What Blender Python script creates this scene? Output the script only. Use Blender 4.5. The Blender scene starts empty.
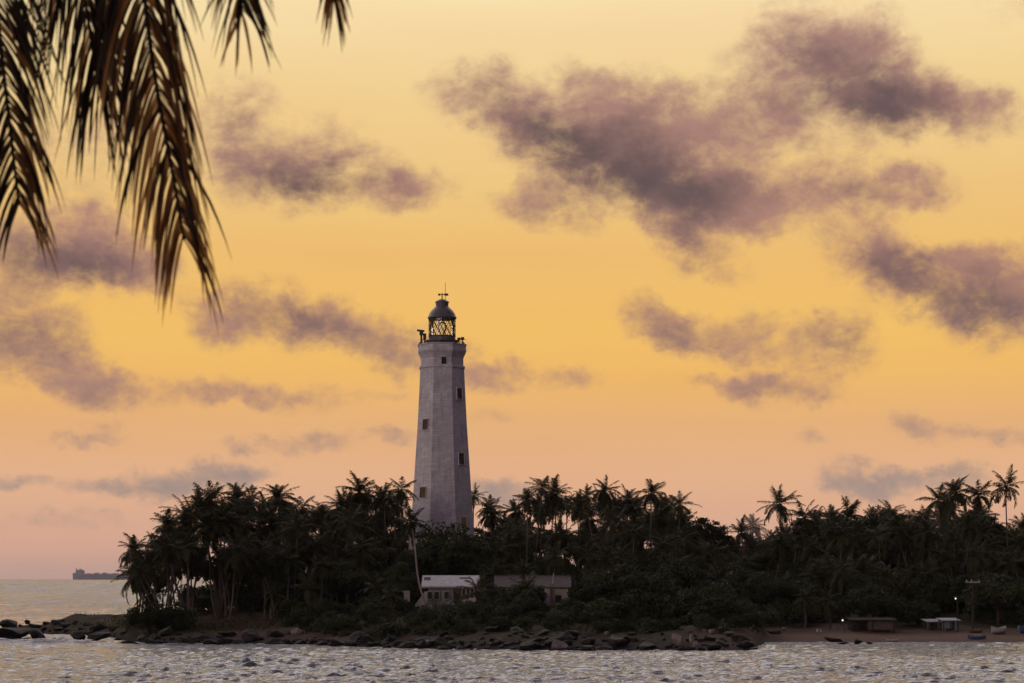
import bpy, math, random
import numpy as np
from mathutils import Vector, Matrix

C = bpy.context.scene.collection
SC = bpy.context.scene
F, CAMH = 1950.0, 8.0                    # focal length in picture widths/1024, eye height above the sea (m)

# ------------------------------------------------------------------ camera
cam = bpy.data.cameras.new('camera')
camo = bpy.data.objects.new('camera', cam); C.objects.link(camo)
camo.location = (0, 0, CAMH); camo.rotation_euler = (math.radians(90), 0, 0)
cam.sensor_width = 36.0; cam.lens = 36.0 * F / 1024.0
cam.shift_y = (578.0 - 341.5) / 1024.0
cam.clip_start = 0.1; cam.clip_end = 90000
cam.dof.use_dof = True; cam.dof.focus_distance = 300; cam.dof.aperture_fstop = 8.0
SC.camera = camo
SC.view_settings.view_transform = 'Standard'; SC.view_settings.look = 'None'
SC.view_settings.exposure = 0.0; SC.view_settings.gamma = 1.0
SC.cycles.use_denoising = True
SC.cycles.max_bounces = 6; SC.cycles.diffuse_bounces = 2; SC.cycles.glossy_bounces = 3
SC.cycles.transparent_max_bounces = 8; SC.cycles.volume_bounces = 0
SC.cycles.caustics_reflective = False; SC.cycles.caustics_refractive = False

def lin(r, g, b):
    f = lambda c: ((c/255+0.055)/1.055)**2.4 if c > 10 else c/255/12.92
    return (f(r), f(g), f(b), 1.0)

# ------------------------------------------------------------------ node helper
class NT:
    def __init__(s, tree): s.t = tree; s.n = tree.nodes; s.l = tree.links
    def put(s, sock, v):
        if isinstance(v, bpy.types.NodeSocket): s.l.new(v, sock)
        elif v is not None: sock.default_value = v
    def new(s, typ, **k):
        n = s.n.new(typ)
        for a, v in k.items(): setattr(n, a, v)
        return n
    def math(s, op, a, b=None, c=None, clamp=False):
        n = s.new('ShaderNodeMath', operation=op, use_clamp=clamp)
        s.put(n.inputs[0], a); s.put(n.inputs[1], b); s.put(n.inputs[2], c); return n.outputs[0]
    def vmath(s, op, a, b=None, c=None):
        n = s.new('ShaderNodeVectorMath', operation=op)
        s.put(n.inputs[0], a); s.put(n.inputs[1], b); s.put(n.inputs[2], c)
        return n.outputs['Value'] if op in ('LENGTH', 'DOT_PRODUCT') else n.outputs[0]
    def noise(s, vec, scale, detail=2, rough=.5, dist=0.0, lac=2.0):
        n = s.new('ShaderNodeTexNoise')
        s.put(n.inputs['Vector'], vec); n.inputs['Scale'].default_value = scale; n.inputs['Detail'].default_value = detail
        n.inputs['Roughness'].default_value = rough; n.inputs['Distortion'].default_value = dist
        n.inputs['Lacunarity'].default_value = lac
        return n.outputs
    def ramp(s, fac, stops, interp='LINEAR'):
        n = s.new('ShaderNodeValToRGB'); s.put(n.inputs[0], fac); e = n.color_ramp; e.interpolation = interp
        while len(e.elements) < len(stops): e.elements.new(0.5)
        for el, (p, c) in zip(e.elements, stops): el.position = p; el.color = c if len(c) == 4 else (*c, 1)
        return n.outputs[0]
    def mix(s, fac, a, b, typ='MIX'):
        n = s.new('ShaderNodeMix', data_type='RGBA', blend_type=typ)
        s.put(n.inputs[0], fac); s.put(n.inputs[6], a); s.put(n.inputs[7], b); return n.outputs[2]
    def range(s, v, a, b, c=0.0, d=1.0, interp='LINEAR'):
        n = s.new('ShaderNodeMapRange', interpolation_type=interp)
        s.put(n.inputs[0], v)
        for i, x in enumerate((a, b, c, d)): s.put(n.inputs[i+1], x)
        return n.outputs[0]
    def comb(s, x, y, z):
        n = s.new('ShaderNodeCombineXYZ')
        for i, v in enumerate((x, y, z)): s.put(n.inputs[i], v)
        return n.outputs[0]

# ------------------------------------------------------------------ world: dusk sky with clouds, all a function of the direction
SUN_EL, SUN_AZ = math.radians(2.5), math.radians(-148)        # azimuth from +Y, clockwise: the last light comes from behind, left
world = bpy.data.worlds.new('World'); SC.world = world; world.use_nodes = True
N = NT(world.node_tree); N.n.clear()
tc = N.new('ShaderNodeTexCoord').outputs['Generated']
d = N.vmath('NORMALIZE', tc)
sep = N.new('ShaderNodeSeparateXYZ'); N.put(sep.inputs[0], d)
dx, dy, dz = sep.outputs
az = N.math('ARCTAN2', dx, dy); el = N.math('ARCSINE', dz)
elN = N.math('DIVIDE', el, 1.0, clamp=True)
def E(py): return math.atan((578-py)/F)/1.0
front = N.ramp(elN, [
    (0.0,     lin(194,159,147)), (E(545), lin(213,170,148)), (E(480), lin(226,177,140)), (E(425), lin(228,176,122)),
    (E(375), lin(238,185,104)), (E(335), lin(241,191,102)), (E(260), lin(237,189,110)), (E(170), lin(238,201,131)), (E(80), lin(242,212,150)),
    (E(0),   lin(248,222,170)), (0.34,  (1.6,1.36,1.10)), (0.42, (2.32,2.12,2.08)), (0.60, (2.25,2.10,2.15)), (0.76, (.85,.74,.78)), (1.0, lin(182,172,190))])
back = N.ramp(elN, [(0.0, lin(104,84,98)), (0.15, lin(108,87,98)), (0.5, lin(100,87,102)), (1.0, lin(98,92,112))])
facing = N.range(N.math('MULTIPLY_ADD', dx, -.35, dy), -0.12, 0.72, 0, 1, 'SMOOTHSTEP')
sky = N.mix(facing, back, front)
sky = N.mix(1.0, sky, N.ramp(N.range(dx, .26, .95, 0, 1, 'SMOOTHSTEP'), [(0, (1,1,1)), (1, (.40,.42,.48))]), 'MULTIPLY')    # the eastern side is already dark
# faint broad streaks in the clear sky
stv = N.comb(N.math('MULTIPLY', az, 3.0), N.math('MULTIPLY', el, 22.0), 0.0)
st = N.noise(stv, 1.3, 4, .55)[0]
sky = N.mix(N.range(st, .3, .75, 0, .38), sky, N.mix(1.0, sky, lin(252,232,232), 'MULTIPLY'))
# cloud bank: soft ellipses at measured directions, warped and broken by noise
U = N.math('MULTIPLY', az, F/100); V = N.math('MULTIPLY', el, F/100)      # hundreds of picture units
P0 = N.comb(U, V, 0.0)
w1 = N.noise(P0, 0.8, 3, .55)[1]; w2 = N.noise(N.vmath('ADD', P0, (7.3, 3.1, 0)), 3.2, 4, .6)[1]
Pw = N.vmath('MULTIPLY_ADD', N.vmath('SUBTRACT', w1, (.5, .5, .5)), (.50, .36, 0), P0)
Pw = N.vmath('MULTIPLY_ADD', N.vmath('SUBTRACT', w2, (.5, .5, .5)), (.42, .34, 0), Pw)
Pw = N.vmath('MULTIPLY', Pw, (1, 1, 0))
CL = [  # px, py, rx, ry, rot(deg, + = rising to the right), strength
 (476,90,50,28,5,.85),(520,125,58,34,-30,1.0),(590,140,88,46,-8,1.3),(655,150,90,58,-5,1.55),(640,112,60,44,0,.95),(575,82,32,20,-30,.6),
 (690,195,90,38,-10,1.15),(730,205,80,34,0,.8),(560,208,60,26,-8,.85),(495,195,50,18,-10,.4),(700,250,54,22,-28,.85),
 (745,120,60,60,20,.75),(840,70,74,66,-20,1.2),(800,35,52,36,-30,.75),(880,90,64,46,-25,1.1),(935,118,64,27,-15,1.15),(770,110,64,50,0,.6),
 (850,190,72,34,-8,.8),(900,195,58,24,-8,.75),(800,205,70,30,0,.6),(930,185,40,22,-10,.35),
 (880,262,70,30,-20,.95),(925,295,85,34,-18,1.2),(990,312,62,42,0,1.15),(1040,300,60,46,0,1.0),(960,280,50,26,0,.45),
 (655,320,42,28,-35,1.0),(700,335,64,22,-10,.8),(770,335,60,26,-15,.75),(835,345,40,29,-15,.95),(800,368,56,18,-5,.45),
 (780,393,64,17,-6,1.0),(735,385,45,12,-5,.5),(912,428,24,17,-10,.75),(960,437,45,10,-5,.4),(1015,440,32,14,-5,.65),
 (850,479,40,18,-2,1.0),(890,487,64,14,0,.95),(960,480,46,12,0,.75),(500,492,44,13,0,.8),(575,379,30,13,0,.75),(540,380,24,8,0,.3),(815,442,24,8,0,.4),
 (245,120,60,36,-15,.85),(275,170,72,38,0,1.15),(350,178,82,30,0,.95),(330,130,50,22,-10,.4),(400,188,42,22,0,.7),
 (20,262,100,36,0,1.1),(85,262,80,34,0,1.15),(130,272,50,24,-5,.75),(60,215,80,26,0,.35),(70,150,110,40,0,.5),(180,120,60,40,-20,.35),
 (220,318,40,34,-15,.95),(270,315,60,34,-10,1.1),(325,322,62,27,-8,.95),(385,345,64,31,-22,1.05),(450,362,60,24,-12,.9),(505,375,38,15,-8,.75),
 (20,340,66,44,0,1.2),(60,368,60,26,-15,.65),(115,393,60,20,-6,1.05),(55,385,60,14,0,.4),(0,310,50,18,-10,.3),(-30,360,60,40,0,.6),
 (205,397,34,14,0,.75),(240,398,50,13,-5,.5),(300,403,52,17,-4,.8),(375,397,38,8,0,.35),(490,415,34,11,0,.5),
 (150,485,88,13,0,1.35),(220,474,60,11,-2,1.2),(85,440,44,9,0,.75),(110,425,26,8,0,.55),(245,450,32,10,0,.6),(310,443,56,12,5,.8),
 (5,484,36,11,0,1.0),(395,442,32,9,0,.75),(500,492,52,15,0,.6),(40,525,60,8,0,.55),(100,515,40,6,0,.45),(690,380,60,8,0,.3),(560,440,60,7,0,.2),
 (990,130,46,32,-25,.5),(1010,15,34,24,0,.4),
]
tot = 0.0
sw = N.new('ShaderNodeSeparateXYZ'); N.put(sw.inputs[0], Pw)
for (px, py, rx, ry, rot, s) in CL:
    m = N.new('ShaderNodeMapping', vector_type='TEXTURE')
    N.put(m.inputs['Vector'], N.comb(sw.outputs[0], sw.outputs[1], tot))   # the running sum rides along in z (scaled away) to keep the chain sequential
    m.inputs['Location'].default_value = (math.atan((px-512)/F)*F/100, math.atan((578-py)/F)*F/100, 0)
    m.inputs['Rotation'].default_value = (0, 0, math.radians(rot))
    m.inputs['Scale'].default_value = (rx*1.55/100, ry*1.55/100, 1e5)
    v = N.range(N.vmath('LENGTH', m.outputs[0]), 0.0, 1.0, s, 0.0, 'SMOOTHSTEP')
    tot = N.math('ADD', tot, v)
tot = N.math('MULTIPLY', N.math('SUBTRACT', 1.0, N.math('EXPONENT', N.math('MULTIPLY', tot, -.80))), 1.85)     # overlapping banks do not pile up without end
# unseen parts of the dome carry clouds too
far_az = N.range(N.math('ABSOLUTE', az), 0.30, 0.5, 0, 1, 'SMOOTHSTEP')
hi_el = N.range(el, 0.31, 0.45, 0, 1, 'SMOOTHSTEP')
gen = N.range(N.noise(N.vmath('MULTIPLY', d, (1, 1, 2.6)), 3.4, 5, .58)[0], .54, .74, 0, .9, 'SMOOTHSTEP')
tot = N.math('ADD', tot, N.math('MULTIPLY', gen, N.math('MAXIMUM', far_az, hi_el)))
Pn = N.vmath('MULTIPLY', P0, (1.0, 1.35, 1))
fb = N.noise(Pn, 1.55, 10, .60, .35)[0]
fb2 = N.noise(N.vmath('ADD', Pn, (3.7, 9.1, 0)), 6.5, 6, .62, .3)[0]
brk = N.math('ADD', N.math('MULTIPLY', N.math('SUBTRACT', fb, .5), 2.3), N.math('MULTIPLY', N.math('SUBTRACT', fb2, .5), .85))
dens = N.math('MULTIPLY_ADD', brk, N.range(tot, 0.0, .55, .0, 1.0), tot)
alpha = N.range(dens, 0.10, 1.60, 0, 1, 'SMOOTHSTEP')
fb3 = N.noise(N.vmath('ADD', Pn, (11.7, 4.1, 0)), 2.1, 8, .60)[0]
CORE = [(485,88,26,20,5,.45),(525,134,54,24,-15,.62),(585,158,66,30,-18,.62),(645,165,70,50,-10,.72),(690,192,58,30,0,.5),(560,212,34,18,-5,.5),(700,252,36,18,-28,.65),
 (850,92,58,38,-15,.95),(800,45,30,26,-20,.5),(925,120,50,22,-15,.8),(760,110,30,26,0,.3),(850,192,40,18,-8,.5),(730,205,40,20,0,.5),
 (890,272,40,20,-20,.55),(935,302,60,24,-16,.9),(1000,318,44,30,0,.9),(655,325,30,20,-35,.7),(700,340,30,12,-10,.45),(845,350,30,20,-15,.7),(785,396,48,11,-6,.8),
 (285,180,60,24,0,.75),(350,185,60,18,0,.55),(230,130,34,20,-15,.5),(30,268,80,22,0,.8),(95,270,60,18,0,.8),(270,320,44,24,-10,.8),(325,326,40,18,-8,.6),(390,350,46,22,-20,.7),
 (22,350,52,26,0,.9),(112,396,44,13,-6,.7),(300,406,34,10,-4,.5),(205,399,24,9,0,.4),(850,484,34,10,0,.4),(150,487,50,6,0,.4)]
core = 0.0
for (px, py, rx, ry, rot, s) in CORE:
    m = N.new('ShaderNodeMapping', vector_type='TEXTURE'); N.put(m.inputs['Vector'], N.comb(sw.outputs[0], sw.outputs[1], core))
    m.inputs['Location'].default_value = (math.atan((px-512)/F)*F/100, math.atan((578-py)/F)*F/100, 0)
    m.inputs['Rotation'].default_value = (0, 0, math.radians(rot)); m.inputs['Scale'].default_value = (rx*1.95/100, ry*1.95/100, 1e5)
    core = N.math('ADD', core, N.range(N.vmath('LENGTH', m.outputs[0]), 0.0, 1.0, s, 0.0, 'SMOOTHSTEP'))
core = N.math('ADD', core, N.math('MULTIPLY', N.math('MAXIMUM', far_az, hi_el), .5))
dth = N.math('ADD', N.math('MULTIPLY_ADD', core, .85, N.math('MULTIPLY', dens, .16)), N.math('MULTIPLY', N.math('SUBTRACT', fb3, .5), 1.15))
dth = N.math('MINIMUM', dens, dth)
thick = N.range(dth, 0.12, 1.62, 0, 1, 'SMOOTHSTEP')
elC = N.math('DIVIDE', el, 0.31, clamp=True)
def EC(py): return math.atan((578-py)/F)/0.31
c_thin = N.ramp(elC, [(0, lin(176,150,140)), (EC(480), lin(156,138,132)), (EC(400), lin(168,128,118)), (EC(300), lin(168,124,112)), (EC(170), lin(170,126,116)), (1, lin(178,134,122))])
c_thick = N.ramp(elC, [(0, lin(150,128,128)), (EC(480), lin(142,124,126)), (EC(400), lin(128,102,106)), (EC(300), lin(108,84,90)), (EC(150), lin(80,64,73)), (1, lin(100,78,86))])
cloud = N.mix(thick, c_thin, c_thick)
sky = N.mix(N.math('MULTIPLY', alpha, .97), sky, cloud)
# below the horizon: dim water tone
sky = N.mix(N.range(el, -0.02, -0.0005), lin(120,102,104), sky)
nish = N.new('ShaderNodeTexSky', sky_type='NISHITA', sun_disc=False, sun_elevation=SUN_EL, sun_rotation=SUN_AZ)
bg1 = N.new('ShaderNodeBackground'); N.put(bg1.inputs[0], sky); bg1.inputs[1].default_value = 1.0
bg2 = N.new('ShaderNodeBackground'); N.put(bg2.inputs[0], nish.outputs[0]); bg2.inputs[1].default_value = 0.006
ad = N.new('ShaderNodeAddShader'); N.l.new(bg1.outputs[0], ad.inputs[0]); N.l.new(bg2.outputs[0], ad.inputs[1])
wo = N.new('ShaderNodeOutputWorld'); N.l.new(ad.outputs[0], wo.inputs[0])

# ------------------------------------------------------------------ sun: the last soft light
sl = bpy.data.lights.new('sun', 'SUN'); sl.energy = 0.56; sl.angle = math.radians(25); sl.color = (1.0, .80, .74)
slo = bpy.data.objects.new('sun', sl); C.objects.link(slo)
sd = Vector((math.sin(SUN_AZ)*math.cos(math.radians(12)), math.cos(SUN_AZ)*math.cos(math.radians(12)), math.sin(math.radians(12))))
slo.rotation_euler = sd.to_track_quat('Z', 'Y').to_euler(); slo.location = (-60, -60, 60)

# ------------------------------------------------------------------ general helpers
rnd = random.Random(7)
rg = np.random.default_rng(11)

def at(px, py, Y): return Vector(((px-512)/F*Y, Y, CAMH-(py-578)/F*Y))
def sst(a, b, x):
    t = np.clip((np.asarray(x, float)-a)/(b-a), 0, 1); return t*t*(3-2*t)

class MB:
    def __init__(s): s.v = []; s.f = []; s.mi = []
    def add(s, vs, fs, mi=0):
        o = len(s.v); s.v += [tuple(v) for v in vs]
        for f in fs: s.f.append(tuple(i+o for i in f)); s.mi.append(mi)
    def box(s, c, size, rot=None, mi=0):
        hx, hy, hz = size[0]/2, size[1]/2, size[2]/2
        R = rot or Matrix.Identity(3); c = Vector(c)
        vs = [c + R @ Vector((x*hx, y*hy, z*hz)) for z in (-1, 1) for x, y in ((-1,-1),(1,-1),(1,1),(-1,1))]
        s.add(vs, [(3,2,1,0),(4,5,6,7),(0,1,5,4),(1,2,6,5),(2,3,7,6),(3,0,4,7)], mi)
    def tube(s, pts, rad, n=6, cap=True, mi=0):
        pts = [Vector(p) for p in pts]
        if not isinstance(rad, (list, tuple)): rad = [rad]*len(pts)
        vs = []; fs = []
        for i, p in enumerate(pts):
            t = (pts[min(i+1, len(pts)-1)] - pts[max(i-1, 0)]).normalized()
            a = t.cross(Vector((0,1,0)) if abs(t.y) < .9 else Vector((1,0,0))).normalized(); b = t.cross(a)
            for k in range(n):
                an = 2*math.pi*k/n; vs.append(p + (a*math.cos(an)+b*math.sin(an))*rad[i])
        for i in range(len(pts)-1):
            for k in range(n):
                k2 = (k+1) % n; fs.append((i*n+k, i*n+k2, (i+1)*n+k2, (i+1)*n+k))
        if cap: fs.append(tuple(range(n-1, -1, -1))); fs.append(tuple((len(pts)-1)*n+k for k in range(n)))
        s.add(vs, fs, mi)
    def lathe(s, prof, n=24, rot=0.0, cap=(True, True), mi=0, c=(0,0,0)):
        vs = []; fs = []
        for r, z in prof:
            for k in range(n):
                an = rot + 2*math.pi*k/n; vs.append((c[0]+math.sin(an)*r, c[1]-math.cos(an)*r, c[2]+z))
        for i in range(len(prof)-1):
            for k in range(n):
                k2 = (k+1) % n; fs.append((i*n+k, i*n+k2, (i+1)*n+k2, (i+1)*n+k))
        if cap[0]: fs.append(tuple(range(n-1, -1, -1)))
        if cap[1]: fs.append(tuple((len(prof)-1)*n+k for k in range(n)))
        s.add(vs, fs, mi)
    def mesh(s, name, mats, smooth=False):
        me = bpy.data.meshes.new(name); me.from_pydata(s.v, [], s.f)
        for m in (mats if isinstance(mats, (list, tuple)) else [mats]): me.materials.append(m)
        if any(s.mi): me.polygons.foreach_set('material_index', s.mi)
        if smooth: me.polygons.foreach_set('use_smooth', [True]*len(s.f))
        me.update(); return me

def np_mesh(name, v, q, mats, smooth=False):
    me = bpy.data.meshes.new(name); v = np.asarray(v, np.float32); q = np.asarray(q, np.int32)
    me.vertices.add(len(v)); me.vertices.foreach_set('co', v.ravel())
    me.loops.add(q.size); me.loops.foreach_set('vertex_index', q.ravel())
    me.polygons.add(len(q)); me.polygons.foreach_set('loop_start', np.arange(len(q), dtype=np.int32)*q.shape[1])
    me.polygons.foreach_set('loop_total', np.full(len(q), q.shape[1], np.int32))
    for m in (mats if isinstance(mats, (list, tuple)) else [mats]): me.materials.append(m)
    if smooth: me.polygons.foreach_set('use_smooth', np.ones(len(q), bool))
    me.update(calc_edges=True); me.validate(); return me

def obj(name, me, parent=None, loc=(0,0,0), rz=0.0, scale=None):
    o = bpy.data.objects.new(name, me); C.objects.link(o); o.location = loc; o.rotation_euler = (0, 0, rz)
    if scale is not None: o.scale = scale if hasattr(scale, '__len__') else (scale,)*3
    if parent: o.parent = parent
    return o
def tag(o, label, cat, group=None, kind=None):
    o['label'] = label; o['category'] = cat
    if group: o['group'] = group
    if kind: o['kind'] = kind
    return o
def thing(name, label, cat, loc, rz=0.0, group=None, scale=None):
    return tag(obj(name, None, None, loc, rz, scale), label, cat, group)

# ------------------------------------------------------------------ materials
def mat(name):
    m = bpy.data.materials.new(name); m.use_nodes = True
    t = NT(m.node_tree); b = t.n['Principled BSDF']; return m, t, b
def noisy(name, c1, c2, scale=3.0, rough=.8, detail=5, bump=0.0, bscale=None, coord='Object', spec=.3, rand=0.0, lo=.35, hi=.65):
    m, t, b = mat(name)
    co = t.new('ShaderNodeTexCoord').outputs[coord]
    f = t.range(t.noise(co, scale, detail, .6)[0], lo, hi)
    col = t.mix(f, (*c1, 1), (*c2, 1))
    if rand:
        r = t.new('ShaderNodeObjectInfo').outputs['Random']
        hs = t.new('ShaderNodeHueSaturation'); t.put(hs.inputs['Color'], col)
        t.put(hs.inputs['Value'], t.range(r, 0, 1, 1-rand, 1+rand))
        t.put(hs.inputs['Hue'], t.range(t.math('FRACT', t.math('MULTIPLY', r, 7.31)), 0, 1, .5-.03*rand, .5+.02*rand))
        col = hs.outputs[0]
    t.put(b.inputs['Base Color'], col); b.inputs['Roughness'].default_value = rough
    b.inputs['Specular IOR Level'].default_value = spec
    if bump:
        bn = t.new('ShaderNodeBump'); bn.inputs['Strength'].default_value = bump; bn.inputs['Distance'].default_value = .1
        t.put(bn.inputs['Height'], t.noise(co, bscale or scale*3, 6, .65)[0]); t.l.new(bn.outputs[0], b.inputs['Normal'])
    return m
def leafy(name, c1, c2, trans, tfac=.3, scale=.8, rand=.4):
    m = noisy(name, c1, c2, scale, .6, 3, rand=rand, spec=.07)
    t = NT(m.node_tree); b = t.n['Principled BSDF']; out = t.n['Material Output']
    tr = t.new('ShaderNodeBsdfTranslucent'); tr.inputs[0].default_value = (*trans, 1)
    mx = t.new('ShaderNodeMixShader'); mx.inputs[0].default_value = tfac
    t.l.new(b.outputs[0], mx.inputs[1]); t.l.new(tr.outputs[0], mx.inputs[2]); t.l.new(mx.outputs[0], out.inputs[0])
    return m
M = {}
M['palm'] = leafy('palm leaf', (.026,.030,.013), (.050,.050,.021), (.07,.06,.02), .10)
M['palm_hazed'] = leafy('pale palm leaf', (.30,.27,.25), (.42,.36,.33), (.4,.3,.2), .3)  # haze over the far palm is put into this pale leaf colour
M['broad'] = leafy('broad leaf', (.022,.032,.013), (.045,.053,.020), (.05,.06,.02), .08)
M['shrub'] = leafy('shrub leaf', (.020,.031,.012), (.042,.050,.020), (.05,.06,.02), .10)
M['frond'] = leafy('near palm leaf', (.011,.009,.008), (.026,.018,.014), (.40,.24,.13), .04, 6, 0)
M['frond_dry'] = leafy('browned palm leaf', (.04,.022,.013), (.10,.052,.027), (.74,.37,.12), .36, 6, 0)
M['bark'] = noisy('palm bark', (.065,.052,.044), (.13,.105,.09), 2.5, .9, rand=.35)
M['bark_pale'] = noisy('pale palm bark', (.24,.20,.18), (.38,.33,.30), 2.5, .9)
M['wood'] = noisy('tree bark', (.035,.027,.022), (.075,.056,.045), 2, .95, spec=.05)
M['rock'] = noisy('shore rock', (.008,.007,.0065), (.027,.022,.019), 1.4, .7, 7, 1.0, 4, rand=.5, spec=.10)
M['rock_pale'] = noisy('pale rock', (.10,.085,.075), (.24,.20,.18), 1.6, .8, 7, 1.0, 4, rand=.2)
M['white_wall'] = noisy('whitewashed wall', (.30,.28,.28), (.44,.42,.41), 1.2, .85, 6, .15, 8)
M['cream_wall'] = noisy('cream wall', (.36,.30,.20), (.48,.41,.29), 1.2, .85, 6, .15, 8)
M['grey_wall'] = noisy('grey wall', (.22,.21,.21), (.33,.32,.32), 1.2, .85, 6)
M['sheet_roof'] = noisy('pale sheet roof', (.30,.30,.31), (.45,.44,.44), 1.6, .5, 6)
M['tile_roof'] = noisy('dark tile roof', (.060,.050,.046), (.11,.090,.080), 2.2, .85, 6, .4, 6)
M['dark'] = noisy('dark opening', (.010,.009,.009), (.02,.018,.017), 2, .4)
M['shutter'] = noisy('brown shutter', (.075,.042,.024), (.12,.068,.04), 3, .7)
M['ochre'] = noisy('ochre shutter', (.26,.18,.055), (.34,.24,.08), 3, .7)
M['frame'] = noisy('window frame', (.30,.28,.28), (.38,.36,.36), 3, .7)
M['iron'] = noisy('dark painted iron', (.030,.026,.028), (.055,.048,.050), 3, .5)
M['dome'] = noisy('lead dome', (.085,.074,.082), (.13,.115,.12), 1.5, .45)
M['ship'] = noisy('ship hull', (.27,.29,.38), (.34,.36,.45), .05, .7)
M['ship_up'] = noisy('ship upperworks', (.34,.33,.36), (.42,.41,.44), .05, .7)
M['boat_white'] = noisy('white boat paint', (.30,.30,.30), (.42,.41,.40), 2, .5)
M['boat_blue'] = noisy('blue boat paint', (.05,.08,.16), (.08,.12,.22), 2, .5)
M['boat_wood'] = noisy('boat wood', (.10,.06,.04), (.17,.11,.075), 2, .7)
M['panel_blue'] = noisy('blue grey panel', (.11,.13,.155), (.17,.19,.215), 1.5, .6)
M['thatch'] = noisy('brown palm thatch', (.028,.022,.019), (.055,.043,.036), 3, .95, spec=.05)
M['faded'] = noisy('faded brown boards', (.07,.055,.048), (.12,.095,.08), 3, .9)
M['timber'] = noisy('grey timber', (.16,.14,.125), (.26,.23,.21), 3, .85)
M['concrete'] = noisy('pole concrete', (.30,.28,.27), (.40,.38,.36), 3, .85)
m, t, b = mat('lamp glow'); t.put(b.inputs['Emission Color'], (1.0, .95, .85, 1)); b.inputs['Emission Strength'].default_value = 1.3; M['glow'] = m
m, t, b = mat('lantern glass'); out = t.n['Material Output']
gl = t.new('ShaderNodeBsdfGlossy'); gl.inputs['Roughness'].default_value = .03
tr = t.new('ShaderNodeBsdfTransparent'); tr.inputs[0].default_value = (.93,.93,.93,1)
fr = t.new('ShaderNodeFresnel'); fr.inputs[0].default_value = 1.5
mx = t.new('ShaderNodeMixShader'); t.l.new(fr.outputs[0], mx.inputs[0]); t.l.new(tr.outputs[0], mx.inputs[1]); t.l.new(gl.outputs[0], mx.inputs[2])
t.l.new(mx.outputs[0], out.inputs[0]); M['glass'] = m
# whitewashed masonry of the tower
m, t, b = mat('white masonry')
co = t.new('ShaderNodeTexCoord').outputs['Object']; sp = t.new('ShaderNodeSeparateXYZ'); t.put(sp.inputs[0], co)
ang = t.math('MULTIPLY', t.math('ARCTAN2', sp.outputs[0], sp.outputs[1]), 4.6)
bv = t.comb(ang, sp.outputs[2], 0)
bk = t.new('ShaderNodeTexBrick'); t.put(bk.inputs['Vector'], bv); bk.inputs['Scale'].default_value = 1.0
bk.inputs['Brick Width'].default_value = .95; bk.inputs['Row Height'].default_value = .42; bk.inputs['Mortar Size'].default_value = .03
bk.inputs['Color1'].default_value = (.53,.515,.555,1); bk.inputs['Color2'].default_value = (.68,.665,.71,1); bk.inputs['Mortar'].default_value = (.50,.485,.51,1)
n1 = t.noise(co, .35, 6, .62)[0]; n2 = t.noise(t.vmath('MULTIPLY', co, (2.2, 2.2, .35)), 1.0, 5, .6)[0]
col = t.mix(t.range(n1, .35, .7, 0, .55), bk.outputs[0], (.36,.33,.33,1))
col = t.mix(t.range(n2, .50, .75, 0, .42), col, (.22,.19,.18,1))
t.put(b.inputs['Base Color'], col); b.inputs['Roughness'].default_value = .85; b.inputs['Specular IOR Level'].default_value = .2
bn = t.new('ShaderNodeBump'); bn.inputs['Strength'].default_value = .6; bn.inputs['Distance'].default_value = .06
t.put(bn.inputs['Height'], t.math('SUBTRACT', t.noise(co, 4, 5, .6)[0], t.math('MULTIPLY', bk.outputs['Fac'], .8))); t.l.new(bn.outputs[0], b.inputs['Normal'])
M['masonry'] = m
# land: dark earth, scrub grass, sand on the low beach
m, t, b = mat('land')
ge = t.new('ShaderNodeNewGeometry').outputs['Position']; sp = t.new('ShaderNodeSeparateXYZ'); t.put(sp.inputs[0], ge)
at_s = t.new('ShaderNodeAttribute', attribute_name='sand').outputs['Fac']
g1 = t.noise(ge, .22, 6, .62)[0]; g2 = t.noise(ge, 1.7, 5, .65)[0]
earth = t.mix(t.range(g2, .35, .65), (.024,.017,.014,1), (.056,.038,.029,1))
grass = t.mix(t.range(g2, .35, .65), (.028,.036,.014,1), (.055,.060,.024,1))
col = t.mix(t.range(g1, .46, .58), earth, grass)
wet = t.range(t.math('ADD', sp.outputs[2], t.math('MULTIPLY', t.math('SUBTRACT', g2, .5), .8)), .25, .9)
col = t.mix(wet, (.030,.025,.022,1), col)
sand = t.mix(t.range(g2, .3, .7), (.115,.074,.054,1), (.165,.108,.080,1))
sand = t.mix(t.range(sp.outputs[2], .06, .3), (.10,.07,.058,1), sand)
col = t.mix(at_s, col, sand)
t.put(b.inputs['Base Color'], col); b.inputs['Roughness'].default_value = .95; b.inputs['Specular IOR Level'].default_value = .05
bn = t.new('ShaderNodeBump'); bn.inputs['Strength'].default_value = .8; bn.inputs['Distance'].default_value = .3
t.put(bn.inputs['Height'], t.noise(ge, 1.1, 7, .65)[0]); t.l.new(bn.outputs[0], b.inputs['Normal'])
M['land'] = m
# sea
m, t, b = mat('sea water')
ge = t.new('ShaderNodeNewGeometry').outputs['Position']
fo = t.new('ShaderNodeAttribute', attribute_name='foam').outputs['Fac']
h1 = t.noise(t.vmath('MULTIPLY', ge, (.40, 1.15, 1)), 1.9, 5, .6)[0]
h2 = t.noise(t.vmath('MULTIPLY', ge, (.10, .16, 1)), 1.0, 6, .6)[0]
bn = t.new('ShaderNodeBump'); bn.inputs['Strength'].default_value = .8; bn.inputs['Distance'].default_value = .34
t.put(bn.inputs['Height'], t.math('ADD', h1, t.math('MULTIPLY', h2, 1.6))); t.l.new(bn.outputs[0], b.inputs['Normal'])
fn = t.noise(t.vmath('MULTIPLY', ge, (1, .8, 1)), 1.6, 7, .7)[0]
ff = t.math('MULTIPLY', fo, t.range(fn, .40, .56))
far = t.new('ShaderNodeAttribute', attribute_name='ripple').outputs['Fac']
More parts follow.
